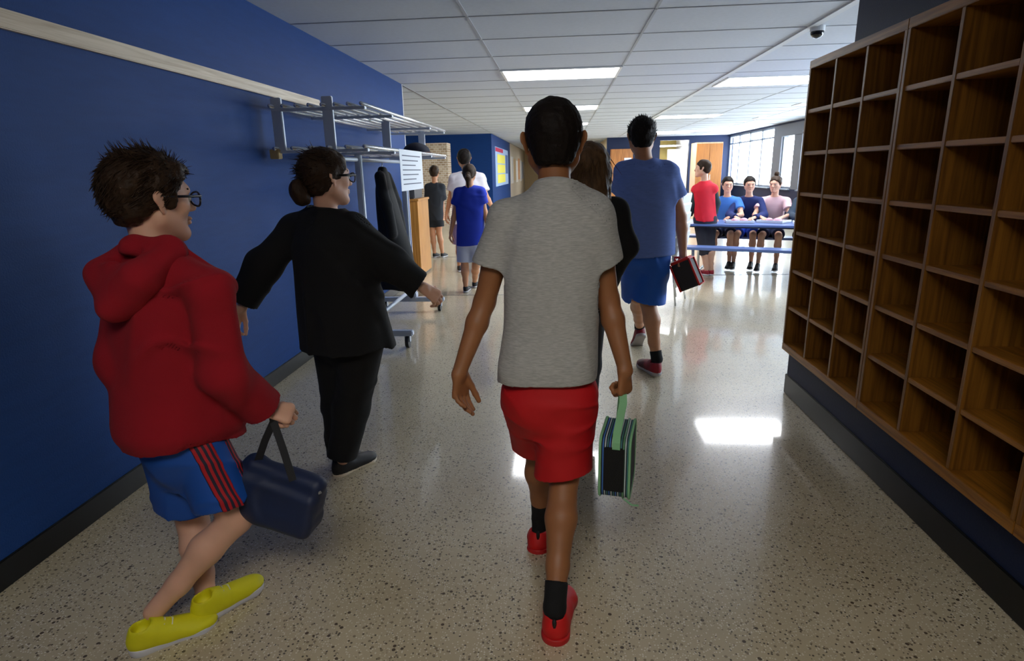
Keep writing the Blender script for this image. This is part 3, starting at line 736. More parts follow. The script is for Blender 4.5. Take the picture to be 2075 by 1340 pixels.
# ================================================================== COAT RACK
er = empty('coat_rack', (-1.55, 5.3, 0), 'chrome rolling coat rack with two tube shelves against the blue wall', 'coat rack')
y0, y1 = 3.92, 6.72; xa, xb = -1.86, -1.26
for z in (1.815, 1.555):
    for k in range(8 if z > 1.6 else 6):
        n = 8 if z > 1.6 else 6; x = xa + (xb - xa) * k / (n - 1)
        MB().tube([(x, y0, z), (x, y1, z)], .0125, 8).build('shelf_tube', CHROME, er, smooth=True)
for y in (3.98, 4.62, 5.95, 6.66):
    MB().box((xa - .01, y - .02, 1.785), (xb + .01, y + .02, 1.803)).box((xa - .01, y - .02, 1.525), (xb + .01, y + .02, 1.543)).build('crossbar', STEEL, er, bevel=.003)
for x, y in ((-1.84, 3.98), (-1.50, 3.98), (-1.50, 5.30), (-1.50, 6.66)):
    MB().box((x - .035, y - .012, 1.54), (x + .035, y + .012, 1.87)).build('upright', STEEL, er, bevel=.004)
for y in (3.98,):
    MB().box((-1.90, y - .05, 1.49), (-1.84, y + .01, 1.55)).build('end_cap', TAN, er, bevel=.004)
for y in (4.62, 5.95):
    MB().box((-1.565, y - .02, .12), (-1.515, y + .02, 1.53)).build('post', STEEL, er, bevel=.006)
    ft = MB().box((-1.86, y - .03, .10), (-1.20, y + .03, .145)).box((-1.60, y - .05, .14), (-1.48, y + .05, .20)).build('foot', mat('bright_steel', (186, 196, 214), .3, .3), er, bevel=.008)
    for x in (-1.82, -1.25):
        MB().tube([(x - .014, y, .05), (x + .014, y, .05)], .05, 18).build('wheel', RUBBER, ft)
        MB().box((x - .022, y - .02, .05), (x - .016, y + .02, .105)).box((x + .016, y - .02, .05), (x + .022, y + .02, .105)).build('fork', STEEL, ft)
MB().tube([(-1.54, 4.62, .22), (-1.54, 5.95, .22)], .018, 10).build('rail', STEEL, er, smooth=True)
MB().tube([(-1.55, 3.98, 1.49), (-1.55, 6.66, 1.49)], .016, 10).build('hanging_rod', STEEL, er, smooth=True)
# paper sign on the front tube
ps = MB().box((xb + .011, 4.73, 1.245), (xb + .013, 5.50, 1.565)); so = ps.build('paper_sign', PAPER)
tag(so, 'white printed paper sheet taped to the front of coat rack shelf', 'paper sign')
mb = MB()
for k in range(7): mb.box((xb + .0135, 4.80, 1.515 - k * .037), (xb + .0145, 5.42 - (k % 3) * .09, 1.523 - k * .037))
mb.build('print', INK, so)
# coat
cf = lambda: None
def coat(y, label):
    e = empty('hanging_coat', (-1.50, y, .75), label, 'coat'); cm = mat('black_coat', (12, 12, 16), .85)
    st = [(.38, -1.46, y, .17, .20), (.70, -1.48, y, .14, .17), (1.0, -1.52, y, .10, .14), (1.25, -1.55, y, .065, .11), (1.37, -1.55, y, .045, .10), (1.44, -1.55, y, .03, .05)]
    P = [loft(st, (1, 0))] + chain([(-1.55, y - .10, 1.36), (-1.50, y - .15, 1.12), (-1.46, y - .16, .88)], [.045, .05, .045]) + chain([(-1.55, y + .10, 1.36), (-1.50, y + .15, 1.12), (-1.46, y + .16, .88)], [.045, .05, .045])
    solid('coat_body', fieldof(P, .009, .02, waves(.006, 8, 14, 34, 4, .2)), cm, e)
    MB().tube([(-1.55, y - .10, 1.39), (-1.55, y, 1.455), (-1.55, y, 1.475), (-1.55, y, 1.495), (-1.56, y, 1.515), (-1.575, y, 1.50)], .004, 6).build('hanger', STEEL, e, smooth=True)
coat(5.28, 'long black coat hanging from the coat rack rod')
ht = empty('knit_hat', (-1.42, 6.05, 1.565), 'dark navy hat lying on the lower shelf of coat rack', 'hat')
solid('crown', fieldof([cut(ell((-1.42, 6.05, 1.58), (.13, .16, .09)), (0, 0, 1.567), (0, 0, -1))], .008, 0, waves(.004, 6, 30, 60, 3)), mat('navy_knit', (18, 20, 38), .9), ht)
solid('brim', fieldof([cap((-1.42, 6.05, 1.575), (-1.42, 6.06, 1.577), .15, .15, (0, 0, 1), .07)], .006, 0), mat('brown_red_knit', (110, 62, 52), .9), ht)

# ================================================================== LEFT SIDE AREA
cb = empty('low_cabinet', (-2.25, 8.3, 0), 'low honey coloured wooden cabinet just past the end of the blue wall', 'cabinet')
box('body', (-2.62, 7.96, .03), (-1.90, 8.62, 1.02), PLYW, cb, .004); box('top', (-2.63, 7.95, 1.02), (-1.885, 8.63, 1.05), PLYW, cb, .004)
box('edge_strip', (-2.06, 7.945, .03), (-2.03, 7.962, 1.02), WHITEP, cb); box('kick', (-2.60, 7.98, 0), (-1.92, 8.6, .03), BASE, cb)
cr = empty('storage_bin', (-2.15, 8.25, 1.05), 'dark grey storage bin on top of the low wooden cabinet', 'bin')
MB().box((-2.42, 8.02, 1.051), (-1.95, 8.5, 1.19)).build('bin_body', mat('grey_bin', (70, 74, 80), .4), cr, bevel=.012)
MB().box((-2.43, 8.01, 1.191), (-1.94, 8.51, 1.215)).build('lid', mat('pale_bin_lid', (140, 150, 160), .4), cr, bevel=.008)
nb = empty('notice_board', (-1.99, 21, 1.5), 'notice board with yellow sheets and red heading on the blue wall', 'notice board')
box('board', (-1.999, 18.75, .93), (-1.985, 23.2, 2.12), mat('pale_board', (150, 176, 214), .6), nb)
box('heading', (-1.984, 18.8, 1.98), (-1.980, 21.2, 2.10), mat('crimson_paper', (176, 28, 74), .7), nb)
YP = mat('yellow_paper', (224, 214, 90), .7)
for k in range(3): box('sheet', (-1.984, 19.3, 1.02 + k * .31), (-1.980, 21.9, 1.29 + k * .31), YP, nb)
box('side_sheet', (-1.984, 22.1, 1.3), (-1.980, 23.0, 1.95), mat('blue_paper', (70, 96, 150), .7), nb)
pc = [(235, 235, 238), (214, 190, 150), (240, 240, 240), (200, 150, 110), (228, 230, 236), (180, 190, 214)]
for k in range(6):
    a = 24.7 + k * 1.35; o = box('poster', (-1.999, a, .9 + (k % 2) * .1), (-1.985, a + 1.1, 1.95 - (k % 3) * .06), mat('poster_%d' % k, pc[k], .7))
    tag(o, '%s poster on the pale far wall of the corridor' % ('nearest white', 'tan', 'middle white', 'brown', 'light grey', 'farthest, pale blue')[k], 'poster', 'posters on the pale far wall')

# ================================================================== CAFETERIA
fc = empty('tall_cabinet', (4.45, 20.2, 0), 'tall honey wood cabinet against the dark blue cafeteria wall', 'cabinet')
box('body', (4.18, 19.7, 0.02), (4.98, 20.5, 2.12), wood('pale_honey', (180, 142, 106), (200, 168, 134), 2), fc, .004)
for k in range(2):
    d = box('door', (4.19 + k * .395, 19.68, .06), (4.575 + k * .395, 19.70, 2.08), wood('deep_honey', (132, 78, 24), (160, 100, 36), 2), fc, .003)
    MB().tube([(4.54 + k * .08, 19.665, 1.0), (4.54 + k * .08, 19.665, 1.15)], .008, 8).build('handle', CHROME, d)
ww = box('white_panel', (3.55, 21.2, 0), (4.15, 21.25, 1.98), mat('white_panel_m', (214, 214, 212), .6), None, .004); tag(ww, 'white freestanding partition panel beside the tall wood cabinet', 'partition')
wd = empty('wooden_door', (2.15, YF, 0), 'brown wooden door in the dark far wall left of the tall boy', 'door')
box('door_leaf', (1.72, YF - .045, 0.01), (2.5, YF - .002, 2.05), wood('brown_door', (140, 84, 36), (184, 122, 60), 2), wd, .004)
box('sign', (2.2, YF - .05, 1.45), (2.45, YF - .046, 1.75), PAPER, wd)
# table, turned on the floor
TA = math.radians(-22); TU = V(math.cos(TA), math.sin(TA), 0); TV = V(-math.sin(TA), math.cos(TA), 0); TC = V(3.0, 7.75, 0)
TOPM = mat('blue_grey_laminate', (104, 128, 186), .3); TZ = .68
tb = empty('cafeteria_table', TC, 'long blue-grey folding cafeteria table with attached benches', 'table')
def TP(u, v, z): return TC + TU * u + TV * v + V(0, 0, z)
MB().obox(TP(0, 0, TZ - .014), TU * 1.6, TV * .38, V(0, 0, .014)).build('tabletop', TOPM, tb, bevel=.006)
MB().obox(TP(0, 0, TZ - .034), TU * 1.61, TV * .385, V(0, 0, .006)).build('top_edge', mat('dark_edge', (30, 34, 46), .4), tb, bevel=.003)
for v in (-.68, .68):
    MB().obox(TP(0, v, .42), TU * 1.55, TV * .13, V(0, 0, .016)).build('bench', TOPM, tb, bevel=.006)
for u in (-1.2, 0, 1.2):
    MB().tube([TP(u, -.68, .40), TP(u, -.62, .06), TP(u, .62, .06), TP(u, .68, .40)], .018, 8).build('bench_frame', CHROME, tb, smooth=True)
    MB().tube([TP(u, -.3, TZ - .04), TP(u, -.25, .07)], .018, 8).build('leg', CHROME, tb, smooth=True)
    MB().tube([TP(u, .3, TZ - .04), TP(u, .25, .07)], .018, 8).build('leg', CHROME, tb, smooth=True)
    for v in (-.6, .6): MB().tube([TP(u - .012, v, .03), TP(u + .012, v, .03)], .03, 12).build('wheel', RUBBER, tb)
for k, (u, v, a, lb) in enumerate(((-.75, -.05, .2, 'white paper tray on the cafeteria table, left of the three'), (-.35, .05, -.4, 'white paper tray on the cafeteria table, middle of the three'), (.05, -.08, .1, 'white paper tray on the cafeteria table, right of the three'))):
    uu = TU * math.cos(a) + TV * math.sin(a); vv = np.cross(V(0, 0, 1), uu); c = TP(u, v, TZ + .002)
    e = empty('food_tray', c, lb, 'tray')
    MB().obox(c + V(0, 0, .005), uu * .17, vv * .12, V(0, 0, .005)).build('tray_base', WHITEP, e, bevel=.003)
    mb = MB()
    for sg in (-1, 1): mb.obox(c + uu * .165 * sg + V(0, 0, .02), uu * .006, vv * .12, V(0, 0, .012)); mb.obox(c + vv * .115 * sg + V(0, 0, .02), uu * .16, vv * .006, V(0, 0, .012))
    mb.build('rim', WHITEP, e)
    solid('food', fieldof([ell(c + V(0, 0, .03) + uu * .05, (.05, .045, .03)), ell(c + V(0, 0, .03) - uu * .06, (.04, .05, .025))], .009, .01), mat('pinkish_food', (224, 170, 190), .7), e)
# stacked white chairs behind the tall boy's arm
CH0 = None
def chair(x, y, z, label):
    e = empty('stacking_chair', (x, y, z), label, 'chair', 'stacked white chairs')
    A = frame(math.radians(-65)); T = lambda *p: V(x, y, z) + A @ V(*p)
    pr = [rbox(T(0, 0, .43), (.19, .19, .014), A, .012), rbox(T(0, -.19, .60), (.18, .014, .15), A @ frame(0, .15), .012), cap(T(-.15, -.18, .45), T(.15, -.18, .45), .018, .018)]
    solid('shell', fieldof(pr, .009, .03), WHITEP, e)
    for sx in (-1, 1):
        for sy in (-1, 1): MB().tube([T(sx * .14, sy * .13, .42), T(sx * .2, sy * .2, .0)], .009, 8).build('leg', CHROME, e, smooth=True)
    return e
c0 = chair(1.08, 6.4, 0, 'white plastic stacking chair in the stack behind the tall boy, bottom one')
for k in range(1, 5):
    r_ = c0.copy(); COL.objects.link(r_); r_.location = c0.location + Vector((0, 0, .095 * k)); r_['label'] = 'white plastic stacking chair in the stack behind the tall boy, %s' % ('second from bottom', 'middle one', 'second from top', 'topmost')[k - 1]
    for ch in list(c0.children): c = ch.copy(); COL.objects.link(c); c.parent = r_

# ================================================================== PEOPLE
SKIN1 = mat('brown_skin', (158, 104, 66), .5, var=.08, vscale=(14, 14, 14), sss=.08)
SKIN2 = mat('tan_skin', (196, 140, 104), .5, var=.06, vscale=(14, 14, 14), sss=.08)
SKIN3 = mat('fair_skin', (222, 172, 146), .5, var=.05, vscale=(14, 14, 14), sss=.08)
HBLK = mat('black_hair', (26, 20, 17), .6, spec=.15, var=.3, vscale=(60, 60, 20), bump=.5, bscale=180)
HBRN = mat('brown_hair', (92, 68, 46), .5, spec=.15, var=.4, vscale=(70, 70, 14), bump=.5, bscale=180)
HBRN2 = mat('dark_brown_hair', (52, 37, 26), .5, spec=.15, var=.35, vscale=(70, 70, 14), bump=.5, bscale=180)
RED = mat('red_shorts_cloth', (196, 10, 20), .7, var=.05, bump=.15, bscale=500)
HOOD = mat('dark_red_fleece', (150, 4, 26), .95, var=.06, bump=.3, bscale=400)
HEATH = mat('heather_grey_cotton', (178, 178, 175), .95, var=.2, vscale=(50, 50, 420), bump=.15, bscale=500)
BLACKC = mat('black_cloth', (12, 12, 14), .9, bump=.2, bscale=400)
SHOER = mat('red_shoe', (210, 22, 22), .6, var=.1)
SHOEB = mat('black_shoe', (22, 20, 22), .6)
SHOEY = mat('yellow_shoe', (222, 216, 20), .6, var=.08)
SOLEW = mat('white_sole', (205, 205, 210), .5)
SOLER = mat('red_sole', (190, 26, 26), .5)

# ---- the boy in grey, middle of the picture
def cloth(a1, f1, a2, f2, sd, v1=.25, v2=1.6):
    A_ = waves(a1, 6, f1 * .6, f1 * 1.4, sd, v1); B_ = folds(a2 * 2.2, f2 * .6, sd + 1, v2); C_ = folds(a1 * 1.3, f1 * .9, sd + 2, v1)
    return lambda x, y, z: A_(x, y, z) + B_(x, y, z) + C_(x, y, z)
Y = 1.80
J = dict(head=at(1122, 288, Y + .02), neck=at(1124, 384, Y), shL=at(1026, 440, Y), shR=at(1204, 436, Y), elL=at(982, 612, Y + .02), elR=at(1232, 606, Y + .02),
         wrL=at(932, 752, Y - .06), wrR=at(1266, 745, Y - .05), hipL=at(1068, 800, Y), hipR=at(1156, 800, Y), knL=at(1092, 905, 1.98), knR=at(1143, 965, 1.80),
         anL=at(1096, 1050, 2.03), anR=at(1124, 1232, 1.545))
torso1 = [(-.10, .105, .08, 0), (0, .120, .088, 0), (.3, .118, .08, 0), (.62, .135, .09, 0), (.85, .130, .078, 0), (1.0, .060, .05, 0)]
person(J, 'boy walking away in grey t-shirt and red shorts, middle of the corridor', s=1.0, h=.0042, skin=SKIN1, head=(0, 0, 0), hs=1.06,
       torso=torso1, hair=dict(kind='short', thick=.006, mat=HBLK, amp=.0012, amp2=.001),
       hands=dict(L=dict(d=nrm(V(-.05, .1, -1)), n=nrm(V(-.75, .45, 0)), th=V(.4, .8, 0), curl=[(12, 18, 14), (18, 22, 16), (24, 28, 20), (30, 30, 22)], tcurl=(12, 12), tout=.35, spread=2, s=.98),
                  R=dict(d=nrm(V(.02, -.02, -1)), n=nrm(V(.8, -.6, 0)), th=V(-.4, .8, 0), curl=[(55, 90, 60)] * 4, tcurl=(30, 40), s=.95, tout=.5)),
       top=dict(mat=HEATH, rows=[(.105, .154, .120), (.17, .155, .120), (.35, .150, .110), (.6, .156, .112), (.78, .158, .105), (.90, .122, .088), (.965, .090, .074), (1.0, .070, .066), (1.05, .060, .062)], sleeve=.56, sr=(.054, .080), neck=.0555,
                disp=cloth(.0055, 18, .0038, 40, 11), collar=(.0048, HEATH, .012)),
       bottom=dict(mat=RED, pel=(.130, .108), br=(.086, .102), len=.93, hem=dict(L=V(.1, .15, -1), R=V(.12, -.1, -1)), disp=cloth(.007, 22, .002, 60, 21, .2)),
       shoes=dict(mat=SHOER, sole=SOLER, laces=mat('black_lace', (25, 22, 22), .7), tab=SHOEB, wd=1.22, L=dict(R=(.0, -.25, 0), L=.245, heel=at(1090, 1128, 1.93)), R=dict(R=(.10, .0, .0), L=.25, heel=at(1123, 1312, 1.49))),
       socks=dict(mat=BLACKC, len=.075))

# ---- the boy in the red hoodie, left
Y = 1.58
J = dict(head=at(305, 405, Y), neck=at(316, 508, Y - .02), shL=at(272, 580, Y + .06), shR=at(425, 588, Y - .08), elL=at(256, 730, Y - .02), elR=at(450, 758, Y - .06),
         wrL=at(300, 800, Y + .14), wrR=at(532, 826, Y + .06), hipL=at(335, 905, Y + .05), hipR=at(412, 908, Y + .0), knL=at(392, 1060, Y + .12), knR=at(478, 1052, Y + .02),
         anL=at(418, 1208, 1.60), anR=at(312, 1240, 1.465))
hood = cloth(.007, 16, .005, 40, 31, .3)
rt, gj = person(J, 'boy in dark red hoodie and blue shorts wearing glasses, walking at the left', s=1.0, h=.0045, skin=SKIN3, yaw=.45, head=(.55, -.03, .05), hs=1.06,
       hair=dict(kind='tall', thick=.012, mat=HBRN2, amp=.0015, amp2=.004, strands=3400, dir=(.15, -.8, -.5), tan=1.0, out=.14, rand=.10, slen=.026, srad=.0022, smin=.008, toplong=.35, tuft=.12),
       hands=dict(R=dict(d=nrm(V(.75, .3, -.35)), n=nrm(V(.3, -.5, .8)), th=V(.2, .9, .3), curl=[(50, 85, 60)] * 4, tcurl=(30, 35), tout=.5), L=dict(curl=(35, 50, 30))),
       glasses=dict(mat=mat('dark_glasses', (16, 16, 28), .3), r=.0034),
       torso=[(-.10, .1, .085, 0), (0, .115, .09, 0), (.3, .125, .1, 0), (.62, .135, .1, 0), (.85, .130, .085, 0), (1.0, .060, .05, 0)],
       top=dict(name='hoodie', mat=HOOD, rows=[(.07, .150, .145), (.10, .163, .158), (.14, .170, .165), (.35, .165, .148), (.6, .160, .132), (.78, .158, .118), (.90, .122, .098), (.97, .088, .078), (1.0, .066, .066)], sleeve=1.93, sr=(.064, .068, .048), neck=.058, disp=hood),
       bottom=dict(mat=mat('blue_sport_cloth', (16, 78, 168), .6, var=.05), pel=(.122, .112), br=(.080, .110), len=.70, disp=cloth(.006, 22, .002, 60, 41, .2), panel=True),
       shoes=dict(mat=SHOEY, sole=SOLEW, laces=mat('pale_lace', (225, 225, 190), .7), L=dict(R=(.50, .0, 0), L=.25, heel=at(392, 1272, Z=0)), R=dict(R=(.85, -.05, 0), L=.25, heel=at(258, 1330, Z=0.0))))
# hood lying on the back, and the red side panel of the shorts
top_ob = [c for c in rt.children if c.name.startswith('hoodie')][0]; sho = gj['_shorts']
B = frame(.45); nk = gj['neck']; T = lambda *p: nk + B @ V(*p)
hd = [cap(T(-.075, .0, .0), T(-.085, -.10, -.055), .038, .040), cap(T(-.085, -.10, -.055), T(0, -.135, -.13), .040, .034), cap(T(0, -.135, -.13), T(.085, -.10, -.055), .034, .040), cap(T(.085, -.10, -.055), T(.075, .0, .0), .040, .036),
      ell(T(0, -.105, -.085), V(.085, .045, .075), B), cap(T(-.07, .0, .005), T(0, -.055, .012), .026, .028), cap(T(0, -.055, .012), T(.07, .0, .005), .028, .026), cap(T(.07, .0, .0), T(.03, .07, -.03), .024, .018), cap(T(-.07, .0, .0), T(-.03, .07, -.03), .024, .018)]
f = fieldof(hd, .005, .03, cloth(.003, 40, .002, 80, 51)); f.add(ell(T(0, -.085, -.035), V(.05, .035, .03), B), .02, sub=True)
solid('hood', f, HOOD, top_ob)

# ---- the person in black, left of the middle
Y = 2.50
J = dict(head=at(662, 362, Y), neck=at(662, 432, Y), shL=at(596, 466, Y + .04), shR=at(712, 470, Y - .04), elL=at(536, 540, Y - .02), elR=at(788, 535, Y + .02),
         wrL=at(489, 624, Y - .06), wrR=at(856, 582, Y + .06), hipL=at(670, 690, Y + .03), hipR=at(735, 690, Y - .03), knL=at(690, 820, Y + .10), knR=at(712, 825, Y + .02),
         anL=at(694, 918, Y + .13), anR=at(695, 930, Y - .01))
person(J, 'person in black long-sleeved top and black trousers with glasses and a low hair bun', s=.98, h=.006, skin=SKIN3, yaw=.35, head=(.75, .0, 0), hs=1.03,
       hair=dict(kind='short', thick=.014, mat=HBRN2, amp=.0015, amp2=.003, strands=300, dir=(0, -.6, 0), out=.1, slen=.04, srad=.0025, smin=.01,
                 line=([-.12, -.05, -.022, -.004, .02, .034, .06, .085, .11], [-.07, -.07, -.05, -.02, -.01, .01, .045, .06, .07]),
                 add=[('hair_bun', [('ell', (0, -.125, -.045), (.038, .038, .048)), ('ell', (.01, -.115, -.075), (.03, .03, .03))])]),
       glasses=dict(mat=mat('black_glasses', (10, 10, 12), .3), r=.005), hands=dict(L=dict(curl=(35, 45, 30)), R=dict(curl=(35, 45, 30))),
       top=dict(name='long_sleeved_top', mat=BLACKC, rows=[(-.04, .208, .18), (0, .208, .175), (.25, .20, .165), (.5, .190, .15), (.78, .180, .13), (.90, .125, .10), (.97, .085, .075), (1.0, .06, .06)], sleeve=1.9, sr=(.07, .076, .058), neck=.052, disp=cloth(.007, 14, .004, 32, 61)),
       bottom=dict(name='trousers', mat=BLACKC, pel=(.14, .12), br=(.092, .082, .068), len=1.97, disp=cloth(.004, 20, .003, 40, 71, .3)),
       shoes=dict(mat=SHOEB, sole=mat('cream_sole', (205, 190, 165), .6), L=dict(R=(.35, -.2, 0), L=.25), R=dict(R=(.55, 0, 0), L=.26, heel=at(676, 972, Y - .03))))

# ---- the girl with long brown hair, behind the boy in grey
Y = 2.75
J = dict(head=at(1196, 346, Y), neck=at(1190, 404, Y), shL=at(1125, 434, Y), shR=at(1246, 430, Y), elL=at(1100, 520, Y), elR=at(1270, 500, Y),
         wrL=at(1110, 600, Y + .12), wrR=at(1225, 580, Y + .18), hipL=at(1150, 620, Y), hipR=at(1192, 620, Y), knL=at(1150, 740, Y + .05), knR=at(1188, 740, Y),
         anL=V(.05, 2.72, .085), anR=V(.13, 2.95, .085))
person(J, 'girl with long brown hair in black long-sleeved top, mostly hidden behind the boy in grey', s=.98, h=.007, skin=SKIN3, yaw=.1, head=(.15, 0, 0), hs=1.0,
       hair=dict(kind='short', thick=.016, mat=HBRN, amp=.0015, amp2=.003, strands=500, dir=(0, -.3, -1), out=.1, slen=.10, srad=.003, smin=.0,
                 add=[('long_hair', [('cap', (0, -.055, .03), (0, -.085, -.09), .085, .082, (0, 1, 0), .6), ('cap', (0, -.085, -.09), (.01, -.10, -.24), .082, .06, (0, 1, 0), .45), ('cap', (.06, -.03, 0), (.07, -.055, -.2), .04, .03), ('cap', (-.06, -.03, 0), (-.07, -.055, -.2), .04, .03)])]),
       top=dict(name='long_sleeved_top', mat=BLACKC, rows=[(-.05, .15, .12), (.3, .145, .11), (.6, .150, .11), (.78, .150, .105), (.90, .115, .09), (.97, .08, .07), (1.0, .06, .055)], sleeve=1.92, sr=(.056, .052, .04), neck=.05, disp=cloth(.005, 18, .003, 40, 81)),
       bottom=dict(name='leggings', mat=mat('dark_grey_denim', (60, 62, 70), .8), pel=(.13, .105), br=(.088, .070, .050), len=1.95),
       shoes=dict(mat=SHOEB, sole=SOLEW, L=dict(L=.24, heel=None), R=dict(L=.24)))

# ---- the tall boy in blue
Y = 4.0
J = dict(head=at(1300, 278, Y), neck=at(1306, 326, Y), shL=at(1268, 350, Y), shR=at(1354, 352, Y), elL=at(1258, 425, Y + .08), elR=at(1380, 440, Y + .04),
         wrL=at(1268, 475, Y + .2), wrR=at(1384, 512, Y + .02), hipL=at(1288, 510, Y), hipR=at(1330, 510, Y), knL=at(1292, 600, Y + .16), knR=at(1312, 610, Y + .05),
         anL=at(1296, 664, 4.62), anR=at(1331, 728, Y - .03))
person(J, 'tall boy in blue t-shirt and royal blue shorts walking away, carrying a red lunch box', s=1.12, h=.007, skin=SKIN2, yaw=-.05, head=(.0, -.05, 0), hs=.93,
       hair=dict(kind='short', thick=.010, mat=HBLK, amp=.0015, amp2=.003, strands=300, dir=(0, -.1, .6), out=.5, slen=.02, srad=.0025, smin=.03),
       hands=dict(R=dict(curl=[(50, 80, 50)] * 4, tcurl=(25, 30))),
       top=dict(mat=mat('soft_blue_cotton', (108, 134, 206), .9, var=.06, vscale=(30, 30, 120)), rows=[(-.03, .165, .135), (.10, .165, .13), (.35, .165, .12), (.6, .170, .115), (.78, .168, .11), (.90, .128, .09), (.97, .085, .068), (1.0, .062, .058)], sleeve=.55, sr=(.062, .082), neck=.055, disp=cloth(.006, 16, .004, 36, 91)),
       bottom=dict(mat=mat('royal_blue_cloth', (14, 92, 196), .6, var=.08), pel=(.128, .105), br=(.088, .108), len=.98, disp=cloth(.004, 16, .004, 44, 101, 1.6)),
       shoes=dict(mat=mat('black_red_shoe', (120, 16, 30), .6, var=.9, vscale=(9, 9, 9)), sole=mat('grey_sole', (170, 165, 165), .6), L=dict(R=(-.1, -.7, 0), L=.28), R=dict(R=(-.35, 0, 0), L=.28, heel=at(1335, 764, Y - .1))),
       socks=dict(mat=BLACKC, len=.06))

# ---- smaller figures beyond
def small(label, Y, hd, nk, hw, shy, el, wr, hip, kn, an, s, skin, topc, slv, botc, bl, hairc, yaw=0, hyaw=0, dY=None, hair_add=None, shoec=(30, 30, 34), topname='t_shirt', botname='shorts', wid=1.0, fine=False, group=None, sole=SOLEW, under=None):
    """pixel landmarks on the plane at depth Y; pairs are (left, right)"""
    dY = dY or {}; a = lambda p, k='': at(p[0], p[1], Y + dY.get(k, 0))
    J = dict(head=a(hd, 'head'), neck=a(nk, 'neck'), shL=a((nk[0] - hw, shy), 'shL'), shR=a((nk[0] + hw, shy), 'shR'), elL=a(el[0], 'elL'), elR=a(el[1], 'elR'), wrL=a(wr[0], 'wrL'), wrR=a(wr[1], 'wrR'),
             hipL=a(hip[0], 'hipL'), hipR=a(hip[1], 'hipR'), knL=a(kn[0], 'knL'), knR=a(kn[1], 'knR'), anL=a(an[0], 'anL'), anR=a(an[1], 'anR'))
    for q in 'LR': J['an' + q][2] = .082 * s
    R = [(-.04, .15 * wid, .12), (.3, .15 * wid, .112), (.6, .155 * wid, .112), (.78, .155 * wid, .105), (.90, .12 * wid, .09), (.97, .085, .07), (1.0, .062, .056)]
    hr = dict(kind='short', thick=.012, mat=hairc, amp=0, amp2=.003, add=hair_add or [])
    return person(J, label, group, s=s, h=.0095 if not fine else .007, skin=skin, yaw=yaw, head=(hyaw, 0, 0), hs=1.0, fine=fine, hair=hr,
                  top=[dict(name=topname, mat=topc, rows=R, sleeve=slv, sr=(.062, .075) if slv <= 1 else (.062, .056, .044), neck=.05, disp=cloth(.006, 16, .003, 36, int(hd[0])))] +
                      ([dict(name='undershirt', mat=under, rows=[(t_, a_ - .012, b_ - .012) for t_, a_, b_ in R], sleeve=1.75, sr=(.054, .05, .042), neck=.05)] if under else []),
                  bottom=dict(name=botname, mat=botc, pel=(.138, .112), br=(.095, .10) if bl <= 1 else (.09, .066, .048), len=bl),
                  shoes=dict(mat=mat('shoe_%d_%d' % (shoec[0], shoec[2]), shoec, .6), sole=sole, L=dict(L=.24 * s), R=dict(L=.24 * s)))
small('child in royal blue t-shirt and pale shorts with dark ponytail, walking away', 6.95, (951, 352), (952, 378), 22, 390, ((922, 430), (982, 428)), ((914, 470), (990, 462)), ((940, 492), (966, 492)), ((942, 540), (964, 540)), ((944, 590), (962, 582)),
      .93, SKIN2, mat('deep_blue_cotton', (14, 44, 160), .9, var=.08), .6, mat('pale_shorts_cloth', (176, 184, 210), .8), .8, HBRN2, wid=1.1, dY=dict(anL=-.05, anR=.25), hair_add=[('ponytail', [('cap', (0, -.10, .0), (0, -.14, -.05), .03, .034), ('cap', (0, -.14, -.05), (0, -.13, -.16), .034, .012)])])
small('person in loose white t-shirt with short black hair, behind the child in blue', 8.4, (940, 322), (946, 350), 27, 362, ((914, 396), (984, 396)), ((906, 430), (1000, 425)), ((932, 448), (962, 448)), ((932, 500), (962, 500)), ((932, 548), (962, 548)),
      1.12, SKIN2, mat('white_cotton', (222, 218, 224), .9), .75, mat('grey_purple_cloth', (120, 110, 160), .8), .9, HBLK, hyaw=-.3, wid=1.3)
small('child in dark grey clothes near the brick wall, beyond the white paper sheet', 9.9, (880, 350), (881, 372), 14, 380, ((866, 410), (896, 410)), ((862, 438), (898, 436)), ((874, 444), (888, 444)), ((877, 476), (890, 474)), ((880, 505), (896, 503)),
      .95, SKIN2, mat('charcoal_cloth', (38, 42, 50), .9), .8, mat('black_shorts_cloth', (22, 24, 30), .9), .5, HBRN2, yaw=.2)
# red top over dark sleeves, turned to the left
small('child in bright red vest over dark sleeves and dark leggings, standing near the tables', 7.95, (1424, 342), (1428, 368), 17, 384, ((1404, 412), (1452, 412)), ((1394, 446), (1446, 440)), ((1418, 444), (1440, 444)), ((1424, 500), (1438, 496)), ((1432, 545), (1442, 540)),
      .93, SKIN3, mat('scarlet_cloth', (214, 16, 44), .8, var=.08), .12, mat('dark_legging', (44, 44, 56), .8), 1.35, HBRN2, yaw=-.5, hyaw=-1.2, shoec=(150, 20, 40), topname='vest', botname='leggings', wid=1.05, under=mat('dark_green_grey_cloth', (40, 54, 56), .9))

